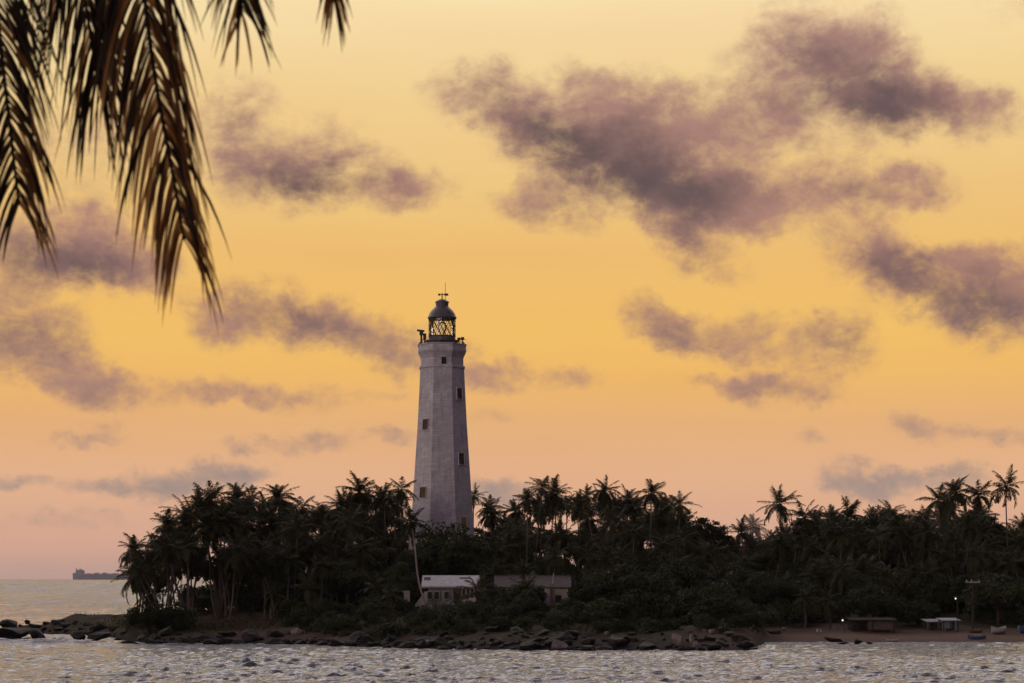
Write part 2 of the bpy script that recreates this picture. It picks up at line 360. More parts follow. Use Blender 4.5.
sw = t.noise(t.vmath('MULTIPLY', ge, (.030, .012, 1)), 1.0, 6, .65)[0]
rgh = t.math('MULTIPLY_ADD', far, t.range(sw, .35, .65, .06, .40), .06)
t.put(b.inputs['Base Color'], t.mix(ff, (.050,.050,.060,1), (.50,.53,.56,1)))
rm_ = t.new('ShaderNodeMix', data_type='FLOAT'); t.put(rm_.inputs[0], ff); t.put(rm_.inputs[2], rgh); rm_.inputs[3].default_value = .7; t.put(b.inputs['Roughness'], rm_.outputs[0])
b.inputs['IOR'].default_value = 1.333
M['sea'] = m

# ------------------------------------------------------------------ land
def pxY(px, Y): return (px-512)/F*Y
SH_PX = np.array([-60,-30, 0, 60,108,130,200,300,370,450,560,700,748,757,766,830,900,1024,1400])
SH_Y  = np.array([400,290,278,279,264,243,238,236,226,219,216,216,219,226,243,243,243,243,243.])
BK_PX = np.array([-60,-30, 0, 60,120,150,230,300,380,1400])
BK_Y  = np.array([280,292,298,302,300,300,318,380,470,520.])
HM_PX = np.array([-60,-20, 0,20,40,52,75,92,104,116,130,200,300,400,560,700,760,900,1400])
HM_Z  = np.array([-3.0,0.2,.6,.8,1.2,2.4,2.8,2.3,2.4,2.2,2.3,2.8,3.6,4.0,4.1,3.9,3.2,3.4,3.6])
def vnoise(X, Y, s, seed):
    r = np.random.default_rng(seed); g = r.random((256, 256))
    x = np.asarray(X)/s; y = np.asarray(Y)/s; xi = np.floor(x).astype(int); yi = np.floor(y).astype(int); fx = x-xi; fy = y-yi
    fx = fx*fx*(3-2*fx); fy = fy*fy*(3-2*fy); G = lambda a, b_: g[a % 256, b_ % 256]
    return (G(xi,yi)*(1-fx)+G(xi+1,yi)*fx)*(1-fy)+(G(xi,yi+1)*(1-fx)+G(xi+1,yi+1)*fx)*fy-.5
def land_h(X, Y):
    X = np.asarray(X, float); Y = np.asarray(Y, float)
    px = 512 + F*X/np.maximum(Y, 200)*1.0
    ys = np.interp(px, SH_PX, SH_Y) + vnoise(X, X*0, 5, 3)*4
    yb = np.interp(px, BK_PX, BK_Y); hm = np.interp(px, HM_PX, HM_Z)
    tt = Y-ys
    beach = sst(755, 775, px)
    w = np.where(px < 130, 22, 42.0)
    rise = np.clip(tt/w, -1, 1); cliff = np.sign(rise)*np.abs(rise)**.75
    bch = np.clip(np.where(tt < 22, tt*.055, 1.21+(tt-22)*.06), -2, 99); bch = np.minimum(bch, hm)
    h = (cliff*hm)*(1-beach) + bch*beach
    h = h*np.clip((yb-Y)/8, -1.5, 1)
    inner = sst(2, 20, tt)
    h = h + (vnoise(X,Y,9,5)*.7+vnoise(X,Y,3.1,6)*.5+vnoise(X,Y,1.3,9)*.25)*(1-.85*beach)*sst(-1,6,tt)
    return np.maximum(h, -2.5)
gx = np.arange(-120, 215, .9); gy = np.concatenate([np.arange(205, 320, .8), np.arange(320, 540, 3)])
GX, GY = np.meshgrid(gx, gy); GZ = land_h(GX, GY)
vv = np.stack([GX, GY, GZ], -1).reshape(-1, 3)
nx, ny = len(gx), len(gy)
ii = (np.arange(ny-1)[:, None]*nx+np.arange(nx-1)[None]).ravel(); qq = np.stack([ii, ii+1, ii+nx+1, ii+nx], -1)
me = np_mesh('ground', vv, qq, M['land'], True)
PXg = 512+F*GX/GY
sand = sst(752, 772, PXg)*(1-sst(250, 268, GY+vnoise(GX, GY, 6, 12)*10))
sand = np.maximum(sand, .35*sst(.55, .62, vnoise(GX, GY, 14, 21)+.5)*(1-sst(3.2, 3.8, GZ)))
a = me.attributes.new('sand', 'FLOAT', 'POINT'); a.data.foreach_set('value', sand.ravel().astype(np.float32))
g = obj('ground', me); g['kind'] = 'structure'
def gz(x, y): return float(land_h(x, y))
# the headland the photographer stands on
hx = np.arange(-60, 61, 2.0); hy = np.arange(-60, 61, 2.0); HX, HY = np.meshgrid(hx, hy)
HZ = 6.35*(1-sst(9, 48, HY+np.abs(HX)*.15)) - 2.0*sst(40, 60, HY) + vnoise(HX, HY, 7, 31)*.35
vv = np.stack([HX, HY, HZ], -1).reshape(-1, 3); nx = len(hx)
ii = (np.arange(len(hy)-1)[:, None]*nx+np.arange(nx-1)[None]).ravel()
me = np_mesh('headland', vv, np.stack([ii, ii+1, ii+nx+1, ii+nx], -1), M['land'], True)
me.attributes.new('sand', 'FLOAT', 'POINT'); hl = obj('headland_ground', me); hl['kind'] = 'structure'

# ------------------------------------------------------------------ sea
def rows():
    y = 12.0; out = []
    while y < 13000:
        out.append(y); y += y*(.03 if y < 125 else .0019 if y < 275 else .0045 if y < 2600 else .04)
    return np.array(out)
ry = rows(); an = np.concatenate([np.linspace(-1.25, -.36, 40)[:-1], np.linspace(-.36, .36, 620), np.linspace(.36, 1.25, 40)[1:]])
SY, SA = np.meshgrid(ry, an, indexing='ij'); SX = SY*np.tan(SA)
waves = []
for k in range(76):
    L = .55*(4.2/.55)**(rg.random()**1.25); th = rg.normal(-1.75, .5)
    waves.append((2*math.pi/L, th, rg.random()*6.28, .0128*L**.66))
HZ = np.zeros_like(SX); DXs = np.zeros_like(SX); DYs = np.zeros_like(SX)
for kk, th, ph, A in waves:
    L = 2*math.pi/kk; lim = L*260
    fade = 1-sst(lim*.6, lim*1.6, SY)
    p = kk*(SX*math.cos(th)+SY*math.sin(th))+ph
    HZ += A*np.sin(p)*fade; DXs += A*math.cos(th)*np.cos(p)*fade; DYs += A*math.sin(th)*np.cos(p)*fade
PXs = 512+F*SX/SY
far_in = sst(270, 520, SY)
for k in range(26):
    L = 9*(42/9)**rg.random(); th = rg.normal(-1.7, .5); ph = rg.random()*6.28; kk = 2*math.pi/L
    HZ += .0130*L**.85*np.sin(kk*(SX*math.cos(th)+SY*math.sin(th))+ph)*far_in*(1-sst(L*120, L*300, SY))
patch = .75+.7*(vnoise(SX, SY, 23, 41)+.35*vnoise(SX, SY, 60, 42))
shy = np.interp(PXs, SH_PX, SH_Y)
calm = 1-.45*sst(-14, -2, SY-shy)*(SY < 330)
HZ = HZ*patch*calm
# a small breaking swell before the western rocks and a ripple row along the shore
ridge_y = 238.5+1.8*np.sin(SX*.16)+.7*np.sin(SX*.43+1); rm = sst(140, 55, PXs)
HZ += .85*np.exp(-((SY-ridge_y)/np.where(SY < ridge_y, .9, 2.4))**2)*rm*(.75+.6*vnoise(SX, SY*.3, 4, 77))
ridge2 = 228.0+1.2*np.sin(SX*.11+2); HZ += .30*np.exp(-((SY-ridge2)/1.4)**2)*sst(220, 120, PXs)
foam = rm*np.exp(-((SY-ridge_y+1.2)/2.6)**2)*.95 + sst(175, 90, PXs)*sst(-11, -3, SY-shy)*(SY < 300)*.85
foam += .75*np.exp(-((SY-shy+1.0)/1.3)**2)*(PXs < 765)*sst(-.12, .2, vnoise(SX, SX*0, 6, 51))
foam += .55*np.exp(-((SY-shy+.6)/.7)**2)*(PXs >= 765)*sst(-.1, .2, vnoise(SX, SX*0, 9, 52))
foam = np.clip(foam, 0, 1)
vv = np.stack([SX+.65*DXs*patch, SY+.65*DYs*patch, HZ], -1).reshape(-1, 3); nx = len(an)
ii = (np.arange(len(ry)-1)[:, None]*nx+np.arange(nx-1)[None]).ravel()
me = np_mesh('sea', vv, np.stack([ii, ii+1, ii+nx+1, ii+nx], -1), M['sea'], True)
a = me.attributes.new('foam', 'FLOAT', 'POINT'); a.data.foreach_set('value', foam.ravel().astype(np.float32))
a = me.attributes.new('ripple', 'FLOAT', 'POINT'); a.data.foreach_set('value', sst(240, 1400, SY).ravel().astype(np.float32))   # unresolved chop
sea = obj('sea', me); sea['kind'] = 'structure'

# ------------------------------------------------------------------ lighthouse
LY = 320.0; LX = pxY(442.1, LY); LG = gz(LX, LY)
Zp = lambda py, Y=LY: CAMH-(py-578)/F*Y
S = LY/F
LH = thing('lighthouse', 'tall tapering eight-sided white lighthouse with dark domed lantern above the palms', 'lighthouse', (LX, LY, LG-.3))
ROT = math.radians(3.5-22.5)
def lz(py): return Zp(py)-LG+.3
prof_px = [(612,40.5),(570,36.6),(530,33.0),(494,30.1),(460,27.9),(425,25.5),(400,24.2),(369,22.7)]
shaft = [(h*S*1.035, lz(py)) for py, h in prof_px]
def rad_at(z): return float(np.interp(z, [p[1] for p in shaft], [p[0] for p in shaft]))
mb = MB(); mb.lathe(shaft, 8, ROT); obj('tower', mb.mesh('tower', M['masonry']), LH)
mb = MB(); mb.lathe([(22.6*S*1.035-.02, lz(369.4)), (23.6*S*1.035, lz(369)), (23.6*S*1.035, lz(367.4)), (22.3*S*1.035, lz(366.8))], 8, ROT, (False, False)); obj('string_course', mb.mesh('string_course', M['masonry']), LH)
mb = MB(); mb.lathe([(22.0*S*1.035, lz(367.2)), (21.9*S*1.035, lz(359.5)), (22.3*S*1.035, lz(358.3)), (23.6*S*1.035, lz(355)), (24.7*S*1.035, lz(353)), (25.0*S*1.035, lz(352)), (25.0*S*1.035, lz(351))], 8, ROT); obj('cornice', mb.mesh('cornice', M['masonry']), LH)
ro, ri = 24.6*S*1.035, 23.2*S*1.035
mb = MB(); mb.lathe([(ri, lz(351)+.003), (ro, lz(351)+.003), (ro, lz(346.2)), (ro+.12, lz(346.0)), (ro+.12, lz(345.2)), (ri-.1, lz(345.2)), (ri, lz(346)), (ri, lz(351)+.003)], 8, ROT, (False, False)); obj('gallery_parapet', mb.mesh('gallery_parapet', M['masonry']), LH)
mb = MB()
for k in range(24):
    an_ = 2*math.pi*k/24; mb.tube([(math.sin(an_)*ri*.93, -math.cos(an_)*ri*.93, lz(351)), (math.sin(an_)*ri*.93, -math.cos(an_)*ri*.93, lz(342.5))], .045, 5)
for py in (342.6, 344):
    mb.tube([(math.sin(2*math.pi*k/32)*ri*.93, -math.cos(2*math.pi*k/32)*ri*.93, lz(py)) for k in range(33)], .04, 5, False)
obj('gallery_railing', mb.mesh('gallery_railing', M['iron']), LH)
mb = MB(); mb.lathe([(15.5*S, lz(351)), (15.2*S, lz(343)), (16.6*S, lz(341.5)), (16.6*S, lz(340.6)), (13.4*S, lz(340.2)), (13.4*S, lz(337))], 16); obj('lantern_base', mb.mesh('lantern_base', M['dome']), LH)
rl = 13.3*S; z0, z1 = lz(337), lz(318.6)
mb = MB(); mb.lathe([(rl-.1, z0), (rl-.1, z1)], 16, 0, (False, False)); obj('lantern_glazing', mb.mesh('lantern_glazing', M['glass']), LH)
mb = MB()
nb = 16
for k in range(nb):
    for sgn in (-1, 1):
        pts = []
        for q in range(9):
            f_ = q/8; an_ = 2*math.pi*(k/nb + sgn*f_*2.0/nb); pts.append((math.sin(an_)*rl, -math.cos(an_)*rl, z0+(z1-z0)*f_))
        mb.tube(pts, .042, 4, False)
for zz in (z0+.05, z1-.05):
    mb.tube([(math.sin(2*math.pi*k/32)*rl, -math.cos(2*math.pi*k/32)*rl, zz) for k in range(33)], .08, 5, False)
obj('lantern_lattice', mb.mesh('lantern_lattice', M['iron']), LH)
mb = MB(); mb.lathe([(.25, z0), (.35, z0+.5), (.55, z0+.9), (.75, z0+1.3), (.75, z0+1.9), (.5, z0+2.3), (.2, z0+2.5)], 12); obj('lens', mb.mesh('lens', M['glass'], True), LH)
dm = MB(); dm.lathe([(rl-.1, z1-.02), (14.5*S, z1), (14.5*S, z1+.22), (14.0*S, z1+.3), (13.6*S, lz(316)), (12.6*S, lz(313.4)), (11.0*S, lz(311)), (9.0*S, lz(309)), (7.6*S, lz(307.6)), (6.9*S, lz(306.9))], 24)
dome = obj('dome_roof', dm.mesh('dome_roof', M['dome']), LH)
mb = MB(); mb.lathe([(6.3*S, lz(307)), (6.4*S, lz(303)), (7.0*S, lz(302.8)), (7.0*S, lz(302)), (6.0*S, lz(301.2)), (4.2*S, lz(300)), (2.0*S, lz(299.3)), (.1, lz(299))], 20); obj('vent', mb.mesh('vent', M['dome']), dome)
mb = MB(); mb.tube([(0, 0, lz(299.4)), (0, 0, lz(293))], .09, 6); mb.tube([(-2.8*S, 0, lz(294.6)), (4*S, 0, lz(294.6))], .07, 5)
mb.box((4.2*S, 0, lz(294.6)), (4.0*S, .06, 2.2*S)); mb.box((-2.9*S, 0, lz(294.6)), (.35, .06, .35))
obj('weather_vane', mb.mesh('weather_vane', M['iron']), dome)
mb = MB(); mb.tube([(3.2*S, .2, lz(300.4)), (3.2*S, .2, lz(282))], [.05, .03], 5); obj('lightning_rod', mb.mesh('lightning_rod', M['iron']), dome)
mb = MB()                                    # scanner post on the gallery
X0 = -20.6*S; mb.tube([(X0, -.6, lz(346)), (X0, -.6, lz(331.6))], .16, 6); mb.box((X0-.1, -.6, lz(331.2)), (7.4*S, .35, .3), Matrix.Rotation(.12, 3, 'Y')); mb.box((X0, -.6, lz(333.5)), (.6, .6, .7))
mb.box((X0+.55, -.5, lz(337)), (.5, .5, 1.0)); mb.tube([(X0+.55, -.5, lz(346)), (X0+.55, -.5, lz(337))], .12, 6); mb.tube([(X0-.4, -.6, lz(344)), (X0+.6, -.5, lz(338))], .07, 5)
obj('radar_scanner', mb.mesh('radar_scanner', M['iron']), LH)
mb = MB()
for X_, py in ((17.0*S, 339.5), (20.6*S, 339.0)):
    mb.tube([(X_, -.8, lz(346)), (X_, -.8, lz(py))], .1, 6); mb.box((X_, -.8, lz(py)), (.55, .4, .4))
mb.tube([(16*S, -.8, lz(341)), (24*S, -.8, lz(340))], .04, 4)
obj('antenna', mb.mesh('antenna', M['iron']), LH)
def tower_window(px, py, nrm_deg, w, h, pm, fm):
    zc = lz(py); al = math.radians(nrm_deg); r = rad_at(zc)*math.cos(math.radians(22.5)) if py > 369 else 21.95*S*1.035*math.cos(math.radians(22.5))
    dr = (rad_at(zc+1)-rad_at(zc-1))/2*math.cos(math.radians(22.5)) if py > 369 else 0
    nrm = Vector((math.sin(al), -math.cos(al), 0)); tx = Vector((math.cos(al), math.sin(al), 0)); up = (Vector((0, 0, 1))+nrm*dr).normalized(); nn = tx.cross(up).normalized()
    X_ = (px-442.1)*S; u = (X_-nrm.x*r)/tx.x; c = nrm*r+tx*u+Vector((0, 0, zc))
    R = Matrix((tx, nn, up)).transposed()
    f_ = MB()
    for sx in (-1, 1): f_.box(c+tx*sx*(w/2+.05)+nn*.05, (.10, .16, h), R)
    f_.box(c+up*(h/2+.06)+nn*.055, (w+.2, .17, .12), R); f_.box(c-up*(h/2+.07)+nn*.07, (w+.3, .22, .14), R)
    fo_ = obj('window', f_.mesh('window', fm), LH)
    p = MB(); p.box(c+nn*.005, (w-.002, .05, h-.002), R); p.box(c+nn*.03, (.06, .05, h-.02), R)
    obj('shutter', p.mesh('shutter', pm), fo_)
for a_ in ((426.6,426,-41.5,1.25,1.7,'shutter'), (424.2,493.5,-41.5,1.35,1.75,'shutter'), (444.6,362.8,3.5,.8,1.15,'dark'),
           (459.8,395,48.5,1.2,1.75,'shutter'), (461.8,460,48.5,1.3,1.85,'shutter'), (464.4,524,48.5,1.3,1.9,'ochre')):
    tower_window(*a_[:5], M[a_[5]], M['masonry'])

# ------------------------------------------------------------------ houses
def gable_house(name, label, px0, px1, Y, py_ridge, py_eave, depth, wall_m, roof_m, rz=0.0, over=.45):
    """long house, ridge along x, roof slope towards the viewer; returns root, width, wall height"""
    xa, xb = pxY(px0, Y), pxY(px1, Y); w = xb-xa; xc = (xa+xb)/2; yc = Y+depth/2
    g0 = min(gz(xc+dx_, yc+dy_) for dx_ in (-w/2, 0, w/2) for dy_ in (-depth/2, depth/2))-.3
    he = Zp(py_eave, Y)-g0; hr = Zp(py_ridge, Y+depth/2)-g0
    r = thing(name, label, 'house', (xc, yc, g0), rz)
    wl = MB(); W, D = w/2-over, depth/2-over*.5
    wl.add([(-W,-D,0),(W,-D,0),(W,D,0),(-W,D,0),(-W,-D,he),(W,-D,he),(W,D,he),(-W,D,he),(-W,0,hr-.12),(W,0,hr-.12)],
           [(0,1,5,4),(1,2,6,9,5),(2,3,7,6),(3,0,4,8,7)])
    obj('wall', wl.mesh('wall', wall_m), r)
    rf = MB(); ov = over*.5; th = .12
    for s in (-1, 1):
        a_ = [(-w/2, s*(depth/2+ov), he-.02), (w/2, s*(depth/2+ov), he-.02), (w/2, 0, hr), (-w/2, 0, hr)]
        b_ = [(x, y, z+th) for x, y, z in a_]
        v_ = a_+b_
        rf.add(v_, [(3,2,1,0),(4,5,6,7),(0,1,5,4),(1,2,6,5),(3,0,4,7)])
    return r, w, depth, he, hr, g0, rf
H1, w, dp, he, hr, g0, rf = gable_house('house', 'small whitewashed house with pale sheet metal roof at the lighthouse foot', 421.5, 480, 268, 576.2, 587.0, 6.4, M['grey_wall'], M['sheet_roof'], over=.9)
roof = obj('roof', rf.mesh('roof', M['sheet_roof']), H1)
mb = MB()                                                              # patched dark sheets on the roof slope
sl_ = math.atan2(hr-he, dp/2+.2); Rr = Matrix.Rotation(sl_, 3, 'X')
def on_roof(fx, ft): return Vector((-w/2+fx*w, -(dp/2+.22)*(1-ft), he+(hr-he)*ft+.125))
for fx, ft, sx, sy in ((.09,.66,.9,1.1), (.74,.72,1.5,.5), (.78,.45,.8,.4), (.60,.12,1.0,.4)):
    mb = MB(); mb.box(on_roof(fx, ft)+Vector((0,0,.02)), (sx, sy, .05), Rr); obj('roof_patch', mb.mesh('roof_patch', M['tile_roof']), roof)
def wall_window(root, x, zc, ww, hh, y, pane=M['dark'], fr=M['frame'], nm='window'):
    f_ = MB()
    for sx in (-1, 1): f_.box((x+sx*(ww/2+.05), y-.04, zc), (.1, .12, hh))
    f_.box((x, y-.042, zc+hh/2+.05), (ww+.2, .12, .1)); f_.box((x, y-.06, zc-hh/2-.05), (ww+.3, .18, .1))
    o = obj(nm, f_.mesh(nm, fr), root); p = MB(); p.box((x, y-.012, zc), (ww, .03, hh)); p.box((x, y-.03, zc), (.05, .04, hh-.01)); obj('pane', p.mesh('pane', pane), o)
yf = -(dp/2-.225)
for x in (-w*.36, -w*.24, -w*.07): wall_window(H1, x, he-1.15, .62, .95, yf)
mb = MB(); mb.box((w*.10, yf-.03, he-1.15), (.9, .06, 2.1)); obj('door', mb.mesh('door', M['shutter']), H1)
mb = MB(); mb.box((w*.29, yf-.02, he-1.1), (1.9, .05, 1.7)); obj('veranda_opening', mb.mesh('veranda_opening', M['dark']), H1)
mb = MB()
for k in range(4): mb.box((w*(.19+.07*k), yf-.07, he-1.1), (.12, .12, 2.0))
mb.box((w*.30, yf-.075, he-1.75), (w*.26, .1, .5)); obj('veranda_post', mb.mesh('veranda_post', M['white_wall']), H1)
mb = MB(); mb.box((0, -(dp/2+.22)-.05, he-.06), (w, .05, .2)); obj('fascia', mb.mesh('fascia', M['white_wall']), H1)

H2, w, dp, he, hr, g0, rf = gable_house('house', 'long house under a dark tiled roof with cream end walls', 494, 571.5, 262, 576.3, 587.8, 6.5, M['cream_wall'], M['tile_roof'])
roof = obj('roof', rf.mesh('roof', M['tile_roof']), H2)
mb = MB(); mb.box((0, 0, hr+.10), (w, .35, .16)); obj('ridge_tiles', mb.mesh('ridge_tiles', M['tile_roof']), roof)
yf = -(dp/2-.225)
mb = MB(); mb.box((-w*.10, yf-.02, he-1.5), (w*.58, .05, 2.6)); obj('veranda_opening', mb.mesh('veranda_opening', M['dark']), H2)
mb = MB(); mb.box((w*.185, yf-.75, he/2-.05), (.75, .55, he)); obj('veranda_post', mb.mesh('veranda_post', M['white_wall']), H2)
for fx in (-.40, -.2, 0.0):
    mb = MB(); mb.box((w*fx, yf-.3, he/2-.05), (.22, .22, he)); obj('veranda_post', mb.mesh('veranda_post', M['white_wall']), H2)
wall_window(H2, w*.33, he-1.5, .8, 1.0, yf, M['dark'], M['frame'])
mb = MB(); mb.tube([(w*.26, -(dp/2)+.8, he+.5), (w*.27, -(dp/2)+.6, hr+.4)], .07, 6); obj('vent_pipe', mb.mesh('vent_pipe', M['white_wall']), roof)
# wing walls beside the pale house
Y = 266; x0, x1 = pxY(415, Y), pxY(427.5, Y); zb = gz(x0, Y)-.3
wp = [(x0, Zp(606, Y)-.6), (x1, Zp(606, Y)-.6), (x1, Zp(591.5, Y)), (x1-.35, Zp(591.5, Y)), (x0, Zp(604.5, Y))]
mb = MB(); n_ = len(wp); mb.add([(x, Y, z) for x, z in wp]+[(x, Y+.3, z) for x, z in wp], [tuple(range(n_)), tuple(range(2*n_-1, n_-1, -1))]+[(i, i+n_, (i+1) % n_+n_, (i+1) % n_) for i in range(n_)])
tag(obj('garden_wall', mb.mesh('garden_wall', M['white_wall'])), 'white sloping buttress wall against the pale roofed house', 'wall')
mb = MB(); xc = pxY(407, Y); zb = gz(xc, Y); mb.box((xc, Y, Zp(599, Y)-.2), (.75, .6, Zp(592, Y)-Zp(606, Y)+.4)); mb.box((xc-.1, Y, Zp(591.6, Y)), (.95, .75, .22)); mb.box((xc, Y, Zp(606, Y)-.5), (.9, .7, .5))
tag(obj('gate_pillar', mb.mesh('gate_pillar', M['white_wall'])), 'squat white masonry pillar among dark palms below the lighthouse', 'pillar')
for px, wd in ((427.6, 'slimmer'), (431.2, 'thicker')):
    Yp = 250; mb = MB(); xc = pxY(px, Yp); zb = gz(xc, Yp); r_ = .13 if wd == 'slimmer' else .17
    mb.lathe([(r_*1.3, zb-.3), (r_*1.1, zb), (r_, zb+1.25), (r_*.6, zb+1.35)], 8, c=(xc, Yp, 0))
    tag(obj('marker_post', mb.mesh('marker_post', M['timber'])), f'short pale post on the bank under the white house, {wd} of the pair', 'post', 'pale posts on the bank')

# ------------------------------------------------------------------ palms
def norm(v): return v/np.linalg.norm(v)
def crown_mesh(name, seed, mt, nf=24, L=3.5, nl=30, spread=1.0, lw=.085, skirt=5):
    r = np.random.default_rng(seed); V = []; Q = []
    def strip(pts, ws, wv):
        o = len(V)
        for p, w_ in zip(pts, ws): V.append(p-wv*w_/2); V.append(p+wv*w_/2)
        for i in range(len(pts)-1): Q.append((o+2*i, o+2*i+1, o+2*i+3, o+2*i+2))
    UP = np.array([0, 0, 1.])
    for i in range(nf+skirt):
        ph = i*2.39996+r.normal(0, .22)
        if i < nf:
            u = (i+.5)/nf; e0 = math.radians(84-118*u**.9+r.normal(0, 9)); dr = math.radians(28+46*u+r.normal(0, 13)); l = L*(.80+.30*u)*(1+r.normal(0, .07))
        else: e0 = math.radians(-38+r.normal(0, 12)); dr = math.radians(44); l = L*r.uniform(.6, .85)
        ns = 12; p = np.array([0, 0, .15]); pts = [p]; ts = []; tw = r.normal(0, .25)
        for s in range(ns):
            e = e0-dr*((s+.5)/ns)**1.35; a_ = ph+tw*(s/ns)**2
            tt = np.array([math.cos(a_)*math.cos(e)*spread, math.sin(a_)*math.cos(e)*spread, math.sin(e)]); tt = norm(tt); ts.append(tt); p = p+tt*l/ns; pts.append(p)
        pts = np.array(pts); side0 = np.array([-math.sin(ph), math.cos(ph), 0])
        strip(pts[::2], np.linspace(.09, .02, len(pts[::2])), side0); strip(pts[::2], np.linspace(.08, .02, len(pts[::2])), norm(np.cross(ts[2], side0)))
        ragged = r.uniform(.0, .16)
        for k in range(nl):
            f_ = .14+.86*(k+.5)/nl; q = f_*ns; i0 = min(int(q), ns-1); pp_ = pts[i0]+(pts[i0+1]-pts[i0])*(q-i0); tt = ts[i0]
            sd_ = norm(np.cross(tt, UP)) if abs(tt[2]) < .98 else side0; nn = np.cross(sd_, tt)
            for sg in (-1, 1):
                if r.random() < ragged: continue
                ll = .95*L/3.5*math.sin(math.pi*min(1, .16+.80*f_))**.6*r.uniform(.82, 1.12)
                d1 = norm(sg*sd_*(.85-.35*f_)+tt*(.42+.5*f_)+nn*.18-UP*(.10+.25*r.random())+r.normal(0, .06, 3)); d2 = norm(d1*.8-UP*(.55+.35*r.random()))
                wv = norm(np.cross(d1, nn)+r.normal(0, .35, 3)); a1 = pp_+d1*ll*.5; a2 = a1+d2*ll*.5
                strip([pp_, a1, a2], [lw*.75, lw, lw*.25], wv)
    return np_mesh(name, np.array(V), np.array(Q), mt)
CROWNS = [crown_mesh('crown', 100+k, M['palm'], [24,27,22,26,20,25,23,18][k], [3.4,3.2,3.6,3.3,3.5,3.1,3.7,3.2][k], spread=[1,1.15,.9,1,1.1,.95,1,1.2][k], skirt=[5,7,4,9,3,6,8,2][k]) for k in range(8)]+[crown_mesh('crown', 120+k, M['palm'], [30,16,21,28][k], [2.9,3.8,3.0,3.9][k], nl=[30,28,30,32][k], spread=[.9,1.2,1,1.05][k], skirt=[12,2,9,14][k]) for k in range(4)]
SPARSE = [crown_mesh('crown', 140+k, M['palm'], [17,19,15,18][k], [3.2,3.4,3.3,3.0][k], spread=1.15, skirt=[2,4,3,5][k]) for k in range(4)]
YOUNG = [crown_mesh('crown', 170+k, M['palm'], 14, 2.9, 24, .8, .09, 0) for k in range(3)]
PALE = crown_mesh('crown', 190, M['palm_hazed'], 20, 3.3, spread=1.0)
def trunk_mesh(seed, lean, bend, mt, r0=.15, r1=.09):
    r = random.Random(seed); mb = MB(); n = 11; pts = []; rad = []
    for i in range(n):
        f_ = i/(n-1); x = lean*f_+bend*math.sin(math.pi*f_)*.5+(bend*.25*math.sin(2*math.pi*f_)); pts.append((x, .15*math.sin(5*f_+seed), f_)); rad.append((r0+(r1-r0)*f_)*(1.6 if i == 0 else 1))
    # unit height: the radius is measured across, height is scaled on the object
    vs = []; fs = []; k_ = 7
    for (x, y, z), ra in zip(pts, rad):
        for k in range(k_): an_ = 2*math.pi*k/k_; vs.append((x+math.cos(an_)*ra, y+math.sin(an_)*ra, z))
    for i in range(n-1):
        for k in range(k_): fs.append((i*k_+k, i*k_+(k+1) % k_, (i+1)*k_+(k+1) % k_, (i+1)*k_+k))
    fs.append(tuple((n-1)*k_+k for k in range(k_))); mb.add(vs, fs)
    return mb.mesh('trunk', mt, True), Vector(pts[-1])
TR = [trunk_mesh(k, l, b_, M['bark']) for k, (l, b_) in enumerate([(0,.3),(.6,-.4),(1.3,.5),(2.2,-.7),(3.4,-.9),(0.2,-.25)])]
TRW = trunk_mesh(9, -2.2, -.7, M['bark_pale'], .14, .10)
nut = MB()
for k in range(7):
    an_ = k*2.4; c = Vector((math.cos(an_)*.30, math.sin(an_)*.30, -.12-.14*(k % 3)))
    nut.lathe([(.02,-.15),(.10,-.10),(.13,0),(.10,.10),(.02,.15)], 6, c=c)
NUTS = nut.mesh('coconut_cluster', M['shutter'], True)
def palm(x, y, ztop, label, group=None, crown=None, tr=None, rz=None, sc=1.0, name='coconut_palm', detail=False):
    cm = crown or rnd.choice(CROWNS); tm, top = tr or rnd.choice(TR); rz = rnd.uniform(0, 6.28) if rz is None else rz
    off = Matrix.Rotation(rz, 3, 'Z') @ Vector((top.x, top.y, 0)); bx, by = x-off.x, y-off.y; g0 = gz(bx, by)-.25; h = max(ztop-g0, 1.5)
    r_ = thing(name, label, 'palm tree', (bx, by, g0), rz, group)
    obj('trunk', tm, r_, (0, 0, 0), 0, (1, 1, h)); c = obj('crown', cm, r_, (top.x, top.y, h-.1), rnd.uniform(0, 6.28), sc)
    c.rotation_euler = (rnd.uniform(-.28, .28), rnd.uniform(-.28, .28), rnd.uniform(0, 6.28)); c.scale = (sc, sc, sc*rnd.uniform(.9, 1.08))
    if detail: obj('coconut_cluster', NUTS, r_, (top.x, top.y, h-.15))
    return r_

# ------------------------------------------------------------------ broadleaf trees and shrubs
def leaf_mass(seed, name, mt, R, ncl, nlv, cs, ls, low=-.55, trunk=None, gap=.0):
    r = np.random.default_rng(seed); R = np.array(R); V = []; Q = []; cl = []
    while len(cl) < ncl:
        v = norm(r.normal(0, 1, 3)); 
        if v[2] < low: continue
        rr = r.uniform(.45, 1.0)**.6*(1+.18*math.sin(3*math.atan2(v[1], v[0])+seed)); cl.append(v*rr)
    for c in cl:
        s_ = cs*r.uniform(.6, 1.35); n = int(nlv*r.uniform(.6, 1.3))
        p = norm_rows(r.normal(0, 1, (n, 3)))*(r.random((n, 1))**.45)*s_*np.array([1.15, 1.15, .72])+c*R
        nrm = norm_rows(r.normal(0, 1, (n, 3))+np.array([0, 0, .7])+c*.6); a_ = norm_rows(np.cross(nrm, r.normal(0, 1, (n, 3)))); b_ = np.cross(nrm, a_)
        sz = ls*r.uniform(.6, 1.3, (n, 1)); o = len(V)*4
        V.append(np.stack([p-a_*sz, p-b_*sz*.55+nrm*sz*.12, p+a_*sz, p+b_*sz*.55+nrm*sz*.12], 1))
    V = np.concatenate(V).reshape(-1, 3); q = np.arange(len(V)).reshape(-1, 4)
    return np_mesh(name, V, q, mt), cl
